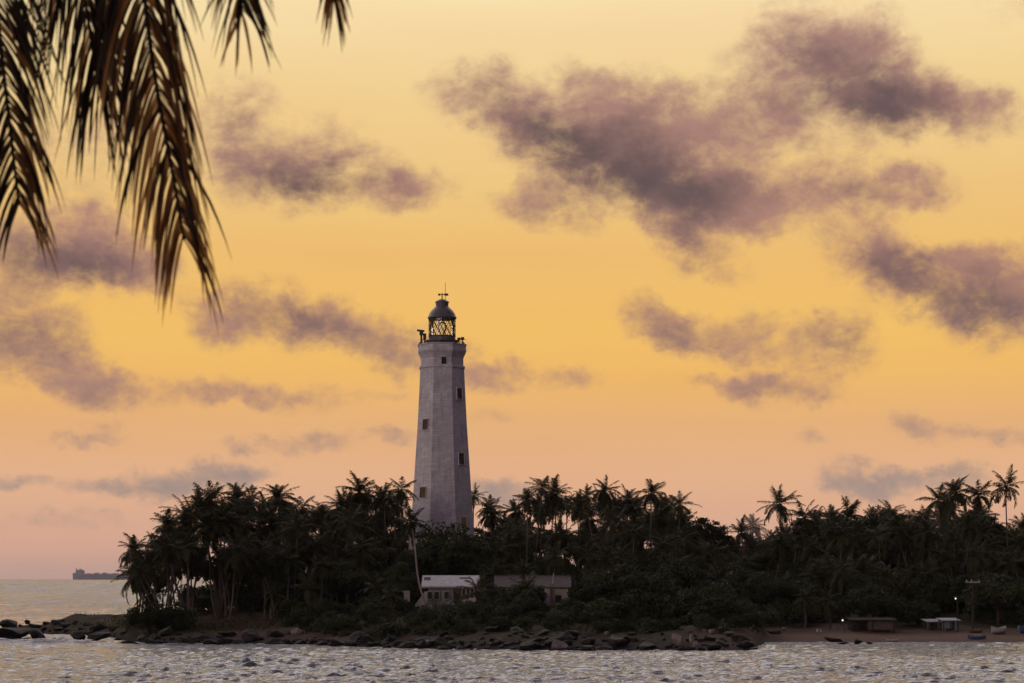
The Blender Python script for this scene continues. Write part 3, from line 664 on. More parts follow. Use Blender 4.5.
def norm_rows(a_): return a_/np.maximum(np.linalg.norm(a_, axis=1, keepdims=True), 1e-6)
def limbs_mesh(cl, R, hz, seed):
    r = random.Random(seed); mb = MB(); mb.tube([(0,0,-hz), (.12,.05,-hz*.5), (0,.1,-.1*hz)], [.34,.26,.2], 7)
    for c in cl[::3]:
        e = Vector((c[0]*R[0]*.75, c[1]*R[1]*.75, min(c[2], .6)*R[2]*.28)); s_ = Vector((.05, .05, -hz*.45)); mid = (s_+e)/2+Vector((0, 0, -.1*R[2])); mb.tube([s_, mid, e], [.15, .09, .03], 5, False)
    return mb.mesh('trunk', M['wood'], True)
BROAD = []
for k, (R, hz, ncl, nlv, cs, ls) in enumerate([((3.6,3.6,2.9),5.0,46,95,1.0,.24), ((3.0,3.0,3.4),5.5,44,95,.95,.24), ((4.6,4.4,2.6),4.6,58,95,1.05,.25), ((2.6,2.6,3.8),6.0,42,90,.9,.22), ((3.4,3.2,2.6),5.4,34,80,.85,.24)]):
    me_, cl = leaf_mass(300+k, 'crown', M['broad'], R, ncl, nlv, cs, ls); BROAD.append((me_, limbs_mesh(cl, R, hz, k), R, hz))
SHRUB = []
for k, (R, ncl, nlv, cs, ls) in enumerate([((1.8,1.6,1.3),22,85,.7,.17), ((2.4,2.0,1.2),26,85,.75,.18), ((1.4,1.4,1.5),18,85,.62,.17), ((2.8,2.2,1.7),34,85,.8,.18)]):
    me_, cl = leaf_mass(340+k, 'foliage', M['shrub'], R, ncl, nlv, cs, ls, -.2)
    mb = MB()
    for c in cl[::3]: mb.tube([(c[0]*.2, c[1]*.2, -R[2]*.9), (c[0]*R[0]*.8, c[1]*R[1]*.8, c[2]*R[2]*.8)], [.06, .02], 4, False)
    SHRUB.append((me_, mb.mesh('stem', M['wood']), R))
def broad(x, y, ztop, label, group=None, k=None, sc=1.0, name='broadleaf_tree'):
    me_, tm, R, hz = BROAD[k if k is not None else rnd.randrange(len(BROAD))]; g0 = gz(x, y)
    zc = ztop-R[2]*sc*1.02; hs = max((zc-g0+.3)/hz, .2)
    r_ = thing(name, label, 'tree', (x, y, g0-.3), rnd.uniform(0, 6.28), group)
    obj('trunk', tm, r_, (0, 0, zc-g0+.3), 0, (sc, sc, hs)); obj('crown', me_, r_, (0, 0, zc-g0+.3), 0, (sc, sc, sc*rnd.uniform(.9, 1.1))); return r_
def shrub(x, y, label, group=None, k=None, sc=1.0, lift=.0, name='shrub', cat='shrub'):
    me_, sm, R = SHRUB[k if k is not None else rnd.randrange(len(SHRUB))]; g0 = gz(x, y)
    r_ = thing(name, label, cat, (x, y, g0-.1), rnd.uniform(0, 6.28), group)
    z = R[2]*sc*.72+lift; obj('foliage', me_, r_, (0, 0, z), 0, sc); obj('stem', sm, r_, (0, 0, z), 0, sc); return r_

# palms one can pick out on the skyline: px, py of the crown, Y, scale, style, label
KEY = [
 (135,545,262,.80,'c','coconut palm leaning seaward at the outer tip of the western clump'),
 (139,568,258,.62,'c','low drooping coconut palm under the outermost leaning one'),
 (169,521,268,.88,'c','coconut palm with upright bushy crown above the western shrub'),
 (188,509,272,.90,'c','tall palm with narrow shaggy crown in the western clump'),
 (212,497,276,.95,'c','tall full crowned palm topping the western clump'),
 (239,494,282,.90,'c','tall palm with open arching crown beside the western clump top'),
 (279,493,290,.92,'c','broad crowned palm midway between western clump and lighthouse'),
 (302,502,300,.80,'s','thin crowned palm just behind the broad crowned midway palm'),
 (340,502,296,.85,'c','palm with lopsided crown two crowns short of the lighthouse'),
 (359,488,300,1.0,'c','large shaggy palm rising over the grove before the lighthouse'),
 (384,492,302,.92,'c','bushy palm between the shaggy palm and the lighthouse'),
 (402,484,304,.80,'s','spiky upright palm close against the lighthouse flank'),
 (474,494,345,.78,'s','palm peeking out behind the shaded side of the lighthouse'),
 (490,505,340,.85,'c','low arching palm behind the shaded side of the lighthouse'),
 (527,499,300,.80,'c','palm with dense crown behind the dark tiled roof'),
 (542,487,305,.92,'c','tall palm with bare trunk showing above the dark tiled roof'),
 (555,493,310,.88,'c','round crowned palm crowding the tall bare trunked palm'),
 (586,494,330,.80,'s','feathery palm just before the star shaped palm'),
 (605,489,318,.84,'s','star shaped palm standing clear on a thin bare trunk'),
 (627,497,330,.74,'c','small spiky palm between two taller skyline palms'),
 (651,492,312,1.0,'s','wide armed palm with long drooping fronds over the grove'),
 (680,503,322,.90,'s','palm with long curved fronds at the grove skyline dip'),
 (742,531,330,.72,'c','dark short palm beside the pale grey palm'),
 (780,503,318,.90,'c','tall palm with round mop crown standing alone on the skyline'),
 (804,516,312,.85,'s','spiky palm directly beside the lone mop crowned palm'),
 (847,517,320,1.0,'c','bushy wide palm behind the beach, dark and full'),
 (890,510,326,.75,'s','upright spiky palm poking out of a broadleaf crown'),
 (938,499,320,.85,'c','first of the tall palms above the beach, half hidden'),
 (956,492,318,.92,'c','tall dense palm next to the two bare trunked palms'),
 (979,493,316,.80,'s','second to tallest palm with thin trunk over the beach'),
 (1006,485,312,.88,'s','tallest beach palm on a bare straight trunk'),
 (1022,528,318,.85,'c','palm with low fronds cut by the frame edge'),
]
for i, (px, py, Y, sc, st_, lab) in enumerate(KEY):
    x = pxY(px, Y); tr_ = {0: TR[4], 1: TR[3], 2: TR[2], 18: TR[0], 30: TR[0], 29: TR[5], 23: TR[1]}.get(i); rz_ = math.pi if i in (0, 1, 2) else None
    palm(x, Y, Zp(py+(6 if px < 420 else 2), Y), lab, None, (rnd.choice(SPARSE) if st_ == 's' else rnd.choice(CROWNS)), tr_, rz_, sc*(1.22 if px < 420 else 1.12 if px < 700 else 1.32), detail=True)
palm(pxY(411, 262), 262, Zp(522, 262), 'palm with white leaning trunk crossing in front of the lighthouse base', None, SPARSE[3], TRW, 0.0, .92, detail=True)
palm(pxY(753, 380), 380, Zp(527, 380), 'pale grey feathery palm standing behind the dark grove', None, PALE, TR[0], None, 1.05)

SK_PX = [120,130,145,165,200,240,270,300,330,360,400,406,412,474,485,505,525,545,600,650,685,700,737,762,780,805,845,890,915,940,980,1000,1030]
SK_PY = [575,556,538,520,500,497,500,507,506,494,492,520,556,556,500,512,502,492,494,497,510,526,541,540,528,514,513,512,515,506,510,528,524]
def skyl(px): return float(np.interp(px, SK_PX, SK_PY))
def zone(px):
    if px < 235: return 'in the leaning western palm clump'
    if px < 405: return 'in the grove between western clump and lighthouse'
    if px < 485: return 'around the lighthouse foot'
    if px < 575: return 'behind the dark tiled house'
    if px < 700: return 'in the thick grove beside the dark tiled house'
    if px < 790: return 'above the outer end of the boulder shore'
    return 'in the dark wood behind the sandy beach'
PG = {'b': 'farther palms', 'm': 'middle palms', 'f': 'nearer palms'}
def fill_palms(px0, px1, step, Yf, d0, d1, key, word):
    px = px0
    while px < px1:
        p = px+rnd.uniform(-step*.4, step*.4); Y = Yf(p)+rnd.uniform(-7, 7); py = skyl(p)+rnd.uniform(d0, d1)
        x = pxY(p, Y); 
        if py < 596 and land_h(x, Y) > .6 and not (404 < p < 477 and Y < 330 and py < 562):
            palm(x, Y, Zp(py, Y), f'{word} coconut palm {zone(p)}', f'{PG[key]} {zone(p)}', None, None, None, rnd.uniform(.82, 1.12))
        px += step
mainl = lambda p: 18*float(sst(740, 790, p))
westl = lambda p: float(np.interp(p, [120, 240, 320, 420], [-62, -50, -22, 0]))
fill_palms(205, 1030, 15, lambda p: 365+mainl(p)+westl(p), 4, 16, 'b', 'dark half hidden')
fill_palms(140, 1030, 15, lambda p: 328+mainl(p)+westl(p), 8, 30, 'm', 'closely packed')
fill_palms(150, 1030, 18, lambda p: 300+mainl(p)+westl(p)*.7, 22, 55, 'f', 'shorter crowded')
fill_palms(135, 250, 7, lambda p: 276, 22, 70, 'f', 'shaggy low')
fill_palms(240, 760, 26, lambda p: 282+westl(p)*.5, 45, 75, 'f', 'shorter crowded')
fill_palms(775, 1030, 17, lambda p: 305, 12, 34, 'm', 'overlapping full')
fill_palms(770, 1030, 20, lambda p: 286, 38, 68, 'f', 'shorter crowded')
# broadleaf trees: named ones, then the filling ones
for px, pt, Y, k, sc, lab in [
  (452,529,292,2,1.35,'dark domed broadleaf tree hiding the lighthouse base'), (466,537,286,0,1.1,'dense dark crown leaning on the domed tree at the lighthouse base'), (440,541,284,2,.9,'wide dark crown under the domed tree at the lighthouse base'), (432,548,286,0,1.0,'dense dark tree between the pale roof and the lighthouse'),
  (478,543,288,0,1.1,'dark rounded tree at the shaded foot of the lighthouse'), (706,517,318,4,.9,'loose leaved broadleaf tree at the grove skyline dip'),
  (690,523,325,1,.95,'rounded broadleaf tree behind the skyline dip'), (722,527,322,3,.85,'low broadleaf crown between the dip and the pale grey palm'),
  (886,507,330,3,1.05,'tall ragged broadleaf tree among beach palms'), (905,513,325,4,1.1,'open crowned broadleaf tree beside the ragged tall one'),
  (872,520,322,1,1.0,'broadleaf tree flanking the bushy wide palm'), (993,520,318,0,1.05,'rounded broadleaf tree beneath the tallest beach palm'), (968,514,326,2,.9,'broad crown behind the second to tallest palm'),
  (628,566,262,2,1.05,'broad dark tree spreading over the boulder shore'), (660,572,262,0,.95,'dark tree next to the broad one over the boulder shore'), (596,572,270,1,.8,'narrow dark tree at the cream end of the tiled house'),
  (875,588,268,2,.85,'umbrella shaped tree over the thatched beach shed'), (998,578,272,2,1.0,'umbrella shaped tree over the white beach boat')]:
    broad(pxY(px, Y), Y, Zp(pt, Y), lab, None, k, sc)
def fill_broad(px0, px1, step, Yf, t0, t1, word):
    px = px0
    while px < px1:
        p = px+rnd.uniform(-step*.4, step*.4); Y = Yf(p)+rnd.uniform(-5, 5); pt = max(rnd.uniform(t0, t1), skyl(p)+rnd.uniform(5, 14)); x = pxY(p, Y)
        if land_h(x, Y) > .8 and not (404 < p < 482 and pt < 560 and Y < 330) and not (418 < p < 575 and Y < 284):
            broad(x, Y, Zp(pt, Y), f'{word} broadleaf tree {zone(p)}', f'{word} broadleaf trees {zone(p)}', None, rnd.uniform(.75, 1.05))
        px += step
fill_broad(250, 1030, 13, lambda p: 350+mainl(p)+westl(p), 512, 540, 'dim distant')
fill_broad(225, 1030, 17, lambda p: 312+mainl(p)+westl(p)*.6, 536, 562, 'leafy dark')
fill_broad(270, 1030, 15, lambda p: 294+mainl(p)+westl(p)*.4, 556, 578, 'shaded understorey')
fill_broad(300, 415, 26, lambda p: 276, 562, 580, 'low bushy')
fill_broad(575, 765, 24, lambda p: 272, 562, 582, 'low bushy')
fill_broad(770, 1030, 22, lambda p: 282, 572, 590, 'low bushy')

# shrubs and young palms along the front
for px, Y, k, sc, lab in [(150,254,3,1.25,'dark glossy shrub under the leaning palms at the western tip'), (166,257,1,1.35,'low spreading shrub behind the glossy western one'), (180,255,3,.9,'small shrub inside the western trunks'),
  (717,243,3,.86,'clipped looking rounded shrub above the boulder point'), (636,240,3,1.25,'broad green shrub on the bank over the boulders'), (604,246,1,1.1,'low green shrub near the cream house end'),
  (752,243,0,.9,'last shrub on the slope where the rocky point meets the beach'), (762,252,1,1.0,'spreading shrub at the inner end of the beach'), (744,248,3,.8,'full shrub between the clipped looking one and the beach end'),
  (522,256,0,1.05,'dense shrub half covering the dark tiled house front'), (500,258,1,1.2,'spreading shrub between the two houses'),
  (655,243,0,1.3,'bushy green shrub beside the broad bank shrub'), (690,248,2,1.3,'upright dark shrub on the bank by the rounded one')]:
    shrub(pxY(px, Y), Y, lab, None, k, sc)
for px, py, Y, sc, lab in [(477,593,256,1.1,'young palm bush hiding the gap between both houses'), (525,592,254,1.15,'young palm spreading in front of the dark tiled house'), (505,602,252,.7,'small young palm between two bigger ones at the houses'),
   (457,601,258,.62,'tiny young palm below the pale house veranda'), (375,588,258,1.0,'young palm fanning out left of the white pillar'), (390,596,254,.8,'low young palm close to the white pillar'), (308,590,262,1.0,'fanning young palm on the earth bank west of the house'),
   (272,594,262,.85,'short young palm on the earth bank'), (828,602,262,.9,'young palm beside the lit beach lamp'), (805,600,266,.9,'young palm at the start of the sandy beach')]:
    palm(pxY(px, Y), Y, Zp(py, Y), lab, None, rnd.choice(YOUNG), TR[0], None, sc, name='young_palm')
def fill_shrubs(px0, px1, step, Yf, word, s0, s1, skip=()):
    px = px0
    while px < px1:
        p = px+rnd.uniform(-step*.4, step*.4); Y = Yf(p)+rnd.uniform(-4, 4); x = pxY(p, Y)
        if land_h(x, Y) > .7 and not any(a_ < p < b_ for a_, b_ in skip): shrub(x, Y, f'{word} shrub {zone(p)}', f'{word} shrubs {zone(p)}', None, rnd.uniform(s0, s1))
        px += step
fill_shrubs(240, 1030, 14, lambda p: 284+14*float(sst(745, 780, p)), 'dark understorey', 1.1, 1.6, ((418, 575),))
fill_shrubs(186, 250, 9, lambda p: 286, 'dim back', 1.2, 1.7)
fill_shrubs(285, 760, 16, lambda p: 258, 'scrubby', .7, 1.2, ((402, 482), (534, 575)))
fill_shrubs(300, 745, 11, lambda p: 244, 'low bank', .5, .95, ((538, 566), (388, 412)))
fill_shrubs(375, 740, 10, lambda p: 233, 'waterside', .35, .75)
fill_shrubs(770, 1030, 15, lambda p: 273, 'beach edge', .8, 1.3, ((842, 898), (922, 962), (985, 1010)))

# ------------------------------------------------------------------ boulders
def rock_mesh(seed, mt):
    import bmesh
    bm = bmesh.new(); bmesh.ops.create_icosphere(bm, subdivisions=3, radius=1.0); r = np.random.default_rng(seed)
    pl = [(norm(r.normal(0, 1, 3)), r.uniform(.45, .85)) for _ in range(13)]; ph = r.random(6)*6.28
    for v in bm.verts:
        p = np.array(v.co)
        for n_, d_ in pl:
            e = p@n_-d_
            if e > 0: p = p-n_*e*.97
        p = p*(1+.05*math.sin(5*p[0]+ph[0])+.05*math.sin(6*p[1]+ph[1])*math.sin(7*p[2]+ph[2])); v.co = p*np.array([1.15, 1.0, .78])
    me_ = bpy.data.meshes.new('boulder'); bm.to_mesh(me_); bm.free(); me_.materials.append(mt)
    me_.polygons.foreach_set('use_smooth', [False for s_ in range(len(me_.polygons))]); return me_
ROCK = [rock_mesh(500+k, M['rock']) for k in range(7)]; ROCKP = [rock_mesh(520+k, M['rock_pale']) for k in range(4)]
def rock(x, y, z, s, label, group=None, me_=None, name='boulder'):
    o = obj(name, me_ or rnd.choice(ROCK), None, (x, y, z)); o.scale = s if hasattr(s, '__len__') else (s*rnd.uniform(.8, 1.4), s*rnd.uniform(.8, 1.2), s*rnd.uniform(.7, 1.05))
    o.rotation_euler = (rnd.uniform(-.3, .3), rnd.uniform(-.3, .3), rnd.uniform(0, 6.28)); return tag(o, label, 'rock', group)
# named rocks: px, py centre, Y, half width px, half height px
for px, py, Y, hw, hh, pale, lab in [
  (9,625,262,13,6,0,'humped dark rock at the outer end of the western reef'), (12,634,258,26,8,0,'long flat topped rock awash at the western reef end'), (28,622,266,4,3,0,'small knob of rock on the reef crest'),
  (35,634,256,13,6,0,'dark rock closing the outer end of the tidal pool'), (78,637,250,10,6,0,'angular wet rock standing in the white water'), (52,640,248,6,3,0,'flat wet rock barely above the white water'), (66,641,247,4,2,0,'smallest wet rock beside the tidal gap'),
  (128,645,236,12,4,0,'low black rock lapped by foam below the western shrub'), (152,643,238,14,5,0,'broad wet rock below the leaning palms'), (100,636,247,14,5,0,'lumpy rock at the inner end of the tidal gap'),
  (740,643,222,12,9,0,'big rounded black boulder ending the rocky point'), (754,649,219,5,2,0,'tiny wet rock off the rocky point'), (722,646,219,10,6,0,'wedge shaped dark boulder inside the rocky point'),
  (677,640,219,7,9,1,'pale tilted slab among dark boulders of the point'), (692,641,220,5,6,1,'smaller pale slab beside the tilted one'), (712,632,228,6,4,1,'pale angular rock above the dark boulder row'),
  (694,618,246,7,2,1,'pale flat slab lying under the bank shrubs'), (726,622,244,5,2,1,'short pale slab below the rounded shrub'), (735,628,240,8,3,1,'brownish slab stepping down to the point'), (614,638,220,5,3,1,'pale splinter of rock leaning on the bank boulders'),
  (858,641.5,236,5,3,0,'dark pointed rock breaking the water off the beach'), (869,643,236,4,1.4,0,'low rock just beside the pointed one off the beach'), (843,643.4,236,6,1,0,'thin rock ledge awash off the beach'), (833,640,244,10,3,0,'dark weedy ledge where the sand begins'),
  (404,635,232,9,6,1,'greyish cracked rock face below the pale house'), (388,642,228,8,5,0,'split boulder next to the cracked rock face'), (250,636,240,12,7,0,'dark rock hump on the earth bank west of the lighthouse'),
  (505,632,234,4,5,1,'upright pale stone under the young palms'), (784,629,258,3,2.2,1,'pale round stone on the upper beach'), (836,629,262,2.5,1.8,1,'pale stone near the lit beach lamp')]:
    p = at(px, py, Y); m_ = Y/F; rock(p.x, Y, p.z, (hw*m_/1.1, hw*m_/1.2, hh*m_/.72), lab, None, rnd.choice(ROCKP if pale else ROCK))
def fill_rocks(px0, px1, step, d0, d1, s0, s1, word, group):
    px = px0
    while px < px1:
        p = px+rnd.uniform(-step*.5, step*.5); Y = float(np.interp(p, SH_PX, SH_Y))+rnd.uniform(d0, d1); x = pxY(p, Y); s_ = (s0+(s1-s0)*rnd.random()**2.4)*(1.5 if rnd.random() < .07 else 1)
        rock(x, Y, max(gz(x, Y), -.15)+s_*.12, s_, f'{word} {zone_r(p)}', f'{group} {zone_r(p)}', rnd.choice(ROCKP) if rnd.random() < .06 else None); px += step
def zone_r(p):
    if p < 130: return 'on the western reef'
    if p < 360: return 'below the leaning palms and earth bank'
    if p < 590: return 'below the two houses'
    return 'of the outer rocky point'
fill_rocks(140, 750, 4.7, -1.6, 2.2, .32, 1.15, 'wet black shoreline boulder', 'waterline boulders')
fill_rocks(150, 752, 8.5, 1.5, 7, .35, 1.2, 'dark tumbled boulder behind the waterline', 'second row boulders')
fill_rocks(360, 745, 14.0, 7, 15, .35, .9, 'dull rock half sunk in the bank', 'bank rocks')
fill_rocks(-10, 130, 6.5, -2, 3, .4, 1.0, 'jagged wet rock', 'reef rocks')
fill_rocks(5, 130, 7.0, 3, 12, .5, 1.2, 'weathered brown rock', 'upper reef rocks')

# ------------------------------------------------------------------ grass on the open banks (stuff)
r = np.random.default_rng(77); n = 34000
gx_ = r.uniform(-70, 60, n); gy_ = r.uniform(226, 300, n); gzv = land_h(gx_, gy_); okm = (gzv > 1.1) & (vnoise(gx_, gy_, 8, 61)+vnoise(gx_, gy_, 3, 62)*.5 > -.02) & (512+F*gx_/gy_ < 765)
P = np.stack([gx_, gy_, gzv-.03], -1)[okm]; n = len(P); a_ = r.random(n)*6.28; hh = r.uniform(.18, .55, n); wv = np.stack([np.cos(a_), np.sin(a_), 0*a_], -1)*.09
tip = P+np.stack([r.normal(0, .14, n), r.normal(0, .14, n), hh], -1); midp = P*.45+tip*.55+np.array([0, 0, .04])
V_ = np.stack([P-wv, P+wv, midp+wv*.7, tip], 1).reshape(-1, 3)
tag(obj('grass', np_mesh('grass', V_, np.arange(len(V_)).reshape(-1, 4), M['shrub'])), 'rough tufted grass on the earth banks', 'grass', None, 'stuff')

# ------------------------------------------------------------------ beach sheds, boats, lamps, pole
def shed(px0, px1, Y, py_top, py_base, label, panels, roofm, flat=True):
    xa, xb = pxY(px0, Y), pxY(px1, Y); xc = (xa+xb)/2; w = xb-xa; g0 = min(gz(xa, Y), gz(xb, Y), gz(xc, Y+3))-.2; h = Zp(py_top, Y)-g0
    r_ = thing('beach_shed', label, 'shed', (xc, Y, g0))
    for sx in (-1, 0, 1):
        for sy in (0, 2.8):
            mb = MB(); mb.box((sx*(w/2-.15), sy, h/2), (.12, .12, h)); obj('post', mb.mesh('post', M['wood']), r_)
    for (f0, f1, z0_, z1_, mm) in panels:
        mb = MB(); mb.box(((f0+f1)/2*w-w/2, .10, (z0_+z1_)/2*h), ((f1-f0)*w, .08, (z1_-z0_)*h)); obj('panel', mb.mesh('panel', mm), r_)
    mb = MB(); mb.box((0, 2.75, h*.5), (w*.96, .1, h*.96)); obj('back_wall', mb.mesh('back_wall', M['wood']), r_)
    mb = MB(); R_ = Matrix.Rotation(.07, 3, 'X'); mb.box((0, 1.3, h+.06), (w+.4, 3.8, .07), R_); mb.box((0, -.62, h-.08), (w+.4, .05, .12)); obj('roof', mb.mesh('roof', roofm), r_)
    return r_
shed(851, 895, 258, 619.5, 630, 'brown open beach shed with a wide faded panel under dark trees', [(.38,.96,.30,.90,M['faded']), (0,.2,0,.7,M['dark'])], M['thatch'])
shed(927, 942, 262, 621, 632, 'narrow lean-to stall with thin pale roof', [(0,.18,0,.95,M['panel_blue']), (.75,1,0,.8,M['panel_blue'])], M['grey_wall'])
shed(942.5, 959, 259, 620, 631.5, 'bluish panelled beach hut with a pale roof edge', [(0,.22,0,.97,M['panel_blue']), (.22,.6,.35,.97,M['panel_blue']), (.78,1,0,.97,M['panel_blue'])], M['panel_blue'])
def boat(px, py, Y, L, Hh, rz, mt, label, name='rowing_boat', W=None):
    p = at(px, py, Y); W = W or L*.3; z0_ = gz(p.x, Y)
    r_ = thing(name, label, 'boat', (p.x, Y, z0_), rz)
    n = 13; V_ = []; Q_ = []
    for i in range(n):
        f_ = i/(n-1); u = 2*f_-1; wd = W/2*(1-abs(u)**2.6)+.03; sh = Hh*(1+.45*abs(u)**2.5); kz = .25*Hh*abs(u)**3
        for xo, zo in ((0, kz), (wd*.62, kz+.25*Hh), (wd, sh), (wd*.86, sh-.01), (wd*.5, kz+.35*Hh), (0, kz+.15*Hh)): V_.append((u*L/2, xo, zo))
        for xo, zo in ((wd*.62, kz+.25*Hh), (wd, sh), (wd*.86, sh-.01), (wd*.5, kz+.35*Hh)): V_.append((u*L/2, -xo, zo))
    K = 10; ring = [0,1,2,3,4,5,9,8,7,6]
    for i in range(n-1):
        for j in range(K):
            a_, b_ = ring[j], ring[(j+1) % K]; Q_.append((i*K+a_, i*K+b_, (i+1)*K+b_, (i+1)*K+a_))
    mb = MB(); mb.add(V_, Q_); mb.add([V_[q] for q in ring], [tuple(range(10))]); mb.add([V_[(n-1)*K+q] for q in ring], [tuple(range(9, -1, -1))]); obj('hull', mb.mesh('hull', mt, True), r_)
    for u in (-.4, .05, .45):
        mb = MB(); mb.box((u*L/2, 0, Hh*.8), (.22, W*.8*(1-abs(u)**2.6), .05)); obj('thwart', mb.mesh('thwart', M['timber']), r_)
    return r_
boat(998.5, 631, 256, 2.6, .72, .5, M['boat_white'], 'small white boat drawn up under the dark trees', W=1.2)
boat(977, 640, 247, 2.4, .42, .1, M['boat_blue'], 'dark boat with pale gunwale at the water edge', W=.95)
boat(975.5, 631.5, 257, 2.0, .4, .3, M['boat_wood'], 'brown boat lying higher up the sand', W=.8)
boat(1023, 630, 257, 2.4, .75, .9, M['boat_blue'], 'bluish boat cut by the frame edge', W=1.1)
boat(772.5, 631, 255, 2.3, .38, .05, M['boat_wood'], 'long low wooden canoe on the narrow upper beach', 'canoe', W=.7)
boat(892, 642, 244, 1.5, .25, .05, M['boat_white'], 'short pale plank-like dinghy at the wet sand', 'dinghy', W=.5)
for px, lab in ((817.6, 'small white float on the beach, bigger of the pair'), (820.8, 'small white float on the beach, smaller of the pair')):
    Yb = 258; x = pxY(px, Yb); z_ = gz(x, Yb); s_ = .2 if 'bigger' in lab else .16; mb = MB()
    mb.lathe([(.02,-.1), (s_*.8,.05), (s_,s_), (s_*.8,2*s_), (s_*.3,2.3*s_), (s_*.25,2.7*s_), (.02,2.8*s_)], 10, c=(x, Yb, z_)); tag(obj('float', mb.mesh('float', M['boat_white'], True)), lab, 'float', 'white floats on the beach')
def lamp(px, py, Y, label, s_):
    p = at(px, py, Y); g0 = gz(p.x, Y); r_ = thing('lamp_post', label, 'lamp', (p.x, Y, g0)); h = p.z-g0
    mb = MB(); mb.tube([(.25, .1, -.2), (.25, .1, h+.25), (.1, .05, h+.42), (0, 0, h+.30)], .045, 6); obj('post', mb.mesh('post', M['wood']), r_)
    mb = MB(); mb.lathe([(.02, .34), (.16, .22), (.20, .12)], 10, c=(0, 0, h)); obj('shade', mb.mesh('shade', M['iron']), r_)
    mb = MB(); mb.lathe([(.01, -s_), (s_*.7, -s_*.7), (s_, 0), (s_*.7, s_*.7), (.01, s_)], 10, c=(0, 0, h)); obj('bulb', mb.mesh('bulb', M['glow'], True), r_)
    li = bpy.data.lights.new('bulb_light', 'POINT'); li.energy = 1.2; li.color = (1, .93, .8); li.shadow_soft_size = s_; lo = bpy.data.objects.new('bulb_light', li); C.objects.link(lo); lo.parent = r_; lo.location = (0, -s_-.08, h)
lamp(842.6, 620.3, 256, 'lit white lamp low at the beach start', .11)
lamp(955.6, 598.6, 257, 'lit white lamp high above the bluish beach hut', .10)
Yp = 266; p = at(959, 582, Yp); g0 = gz(p.x, Yp); UPo = thing('utility_pole', 'utility pole with pale crossarm in front of the dark wood', 'pole', (p.x, Yp-8, g0))
h = p.z-g0; mb = MB(); mb.tube([(0,0,-.3), (0,0,h+.25)], [.13,.09], 8); obj('pole', mb.mesh('pole', M['wood']), UPo)
mb = MB(); mb.box((-.05, -.14, h), (1.9, .12, .14)); obj('crossarm', mb.mesh('crossarm', M['concrete']), UPo)
for x in (-.85, -.2, .75):
    mb = MB(); mb.lathe([(.05, h+.06), (.09, h+.12), (.06, h+.2), (.09, h+.26), (.03, h+.34)], 8, c=(x, -.14, 0)); obj('insulator', mb.mesh('insulator', M['white_wall']), UPo)

# ------------------------------------------------------------------ ship on the horizon
SYd = 9200.0; mpp = SYd/F; SX0 = pxY(73, SYd); Ls = 345.0
ship = thing('cargo_ship', 'long grey tanker on the horizon, bridge at its stern', 'ship', (SX0, SYd, 0))
pz = lambda py: Zp(py, SYd)
hp = [(0, pz(572.0)), (8, pz(571.8)), (42, pz(572.2)), (50, pz(573.4)), (300, pz(573.2)), (310, pz(572)), (Ls, pz(570.8)), (Ls-8, 1), (Ls-14, -3), (6, -3), (2, 4)]
n_ = len(hp); B = 46
V_ = []
for s_ in (-1, 1):
    for x, z in hp:
        k_ = min(1, min((Ls-x)/45, (x+12)/25)); V_.append((x, s_*B/2*max(.06, k_), z))
mb = MB(); mb.add(V_, [tuple(range(n_)), tuple(range(2*n_-1, n_-1, -1))]+[(i, (i+1) % n_, (i+1) % n_+n_, i+n_) for i in range(n_)]); obj('hull', mb.mesh('hull', M['ship']), ship)
mb = MB(); mb.box((34, 0, pz(570.9)), (36, 34, pz(569.8)-pz(572.6))); mb.box((36, 0, pz(569.2)), (24, 40, 6)); mb.box((36, 0, pz(568.2)), (14, 28, 4.5)); obj('superstructure', mb.mesh('superstructure', M['ship_up']), ship)
mb = MB(); mb.lathe([(4, pz(570)), (3.4, pz(567)), (3.2, pz(566.6))], 12, c=(17, 0, 0)); obj('funnel', mb.mesh('funnel', M['ship']), ship)
mb = MB(); mb.tube([(34, 0, pz(568.4)), (34, 0, pz(565.6))], 1.3, 6); mb.box((34, 0, pz(566.6)), (1.6, 12, 1.2)); obj('mast', mb.mesh('mast', M['ship_up']), ship)
for x, hh_ in ((76, 5.0), (112, 8.0), (150, 9.0), (200, 6), (250, 8)):
    mb = MB(); mb.box((x, 0, pz(573.4)+hh_/2), (20, 18, hh_)); obj('deck_house', mb.mesh('deck_house', M['ship']), ship)
mb = MB(); mb.box((175, 0, pz(573.3)+3), (250, 4, 2.5)); obj('deck_pipe', mb.mesh('deck_pipe', M['ship']), ship)

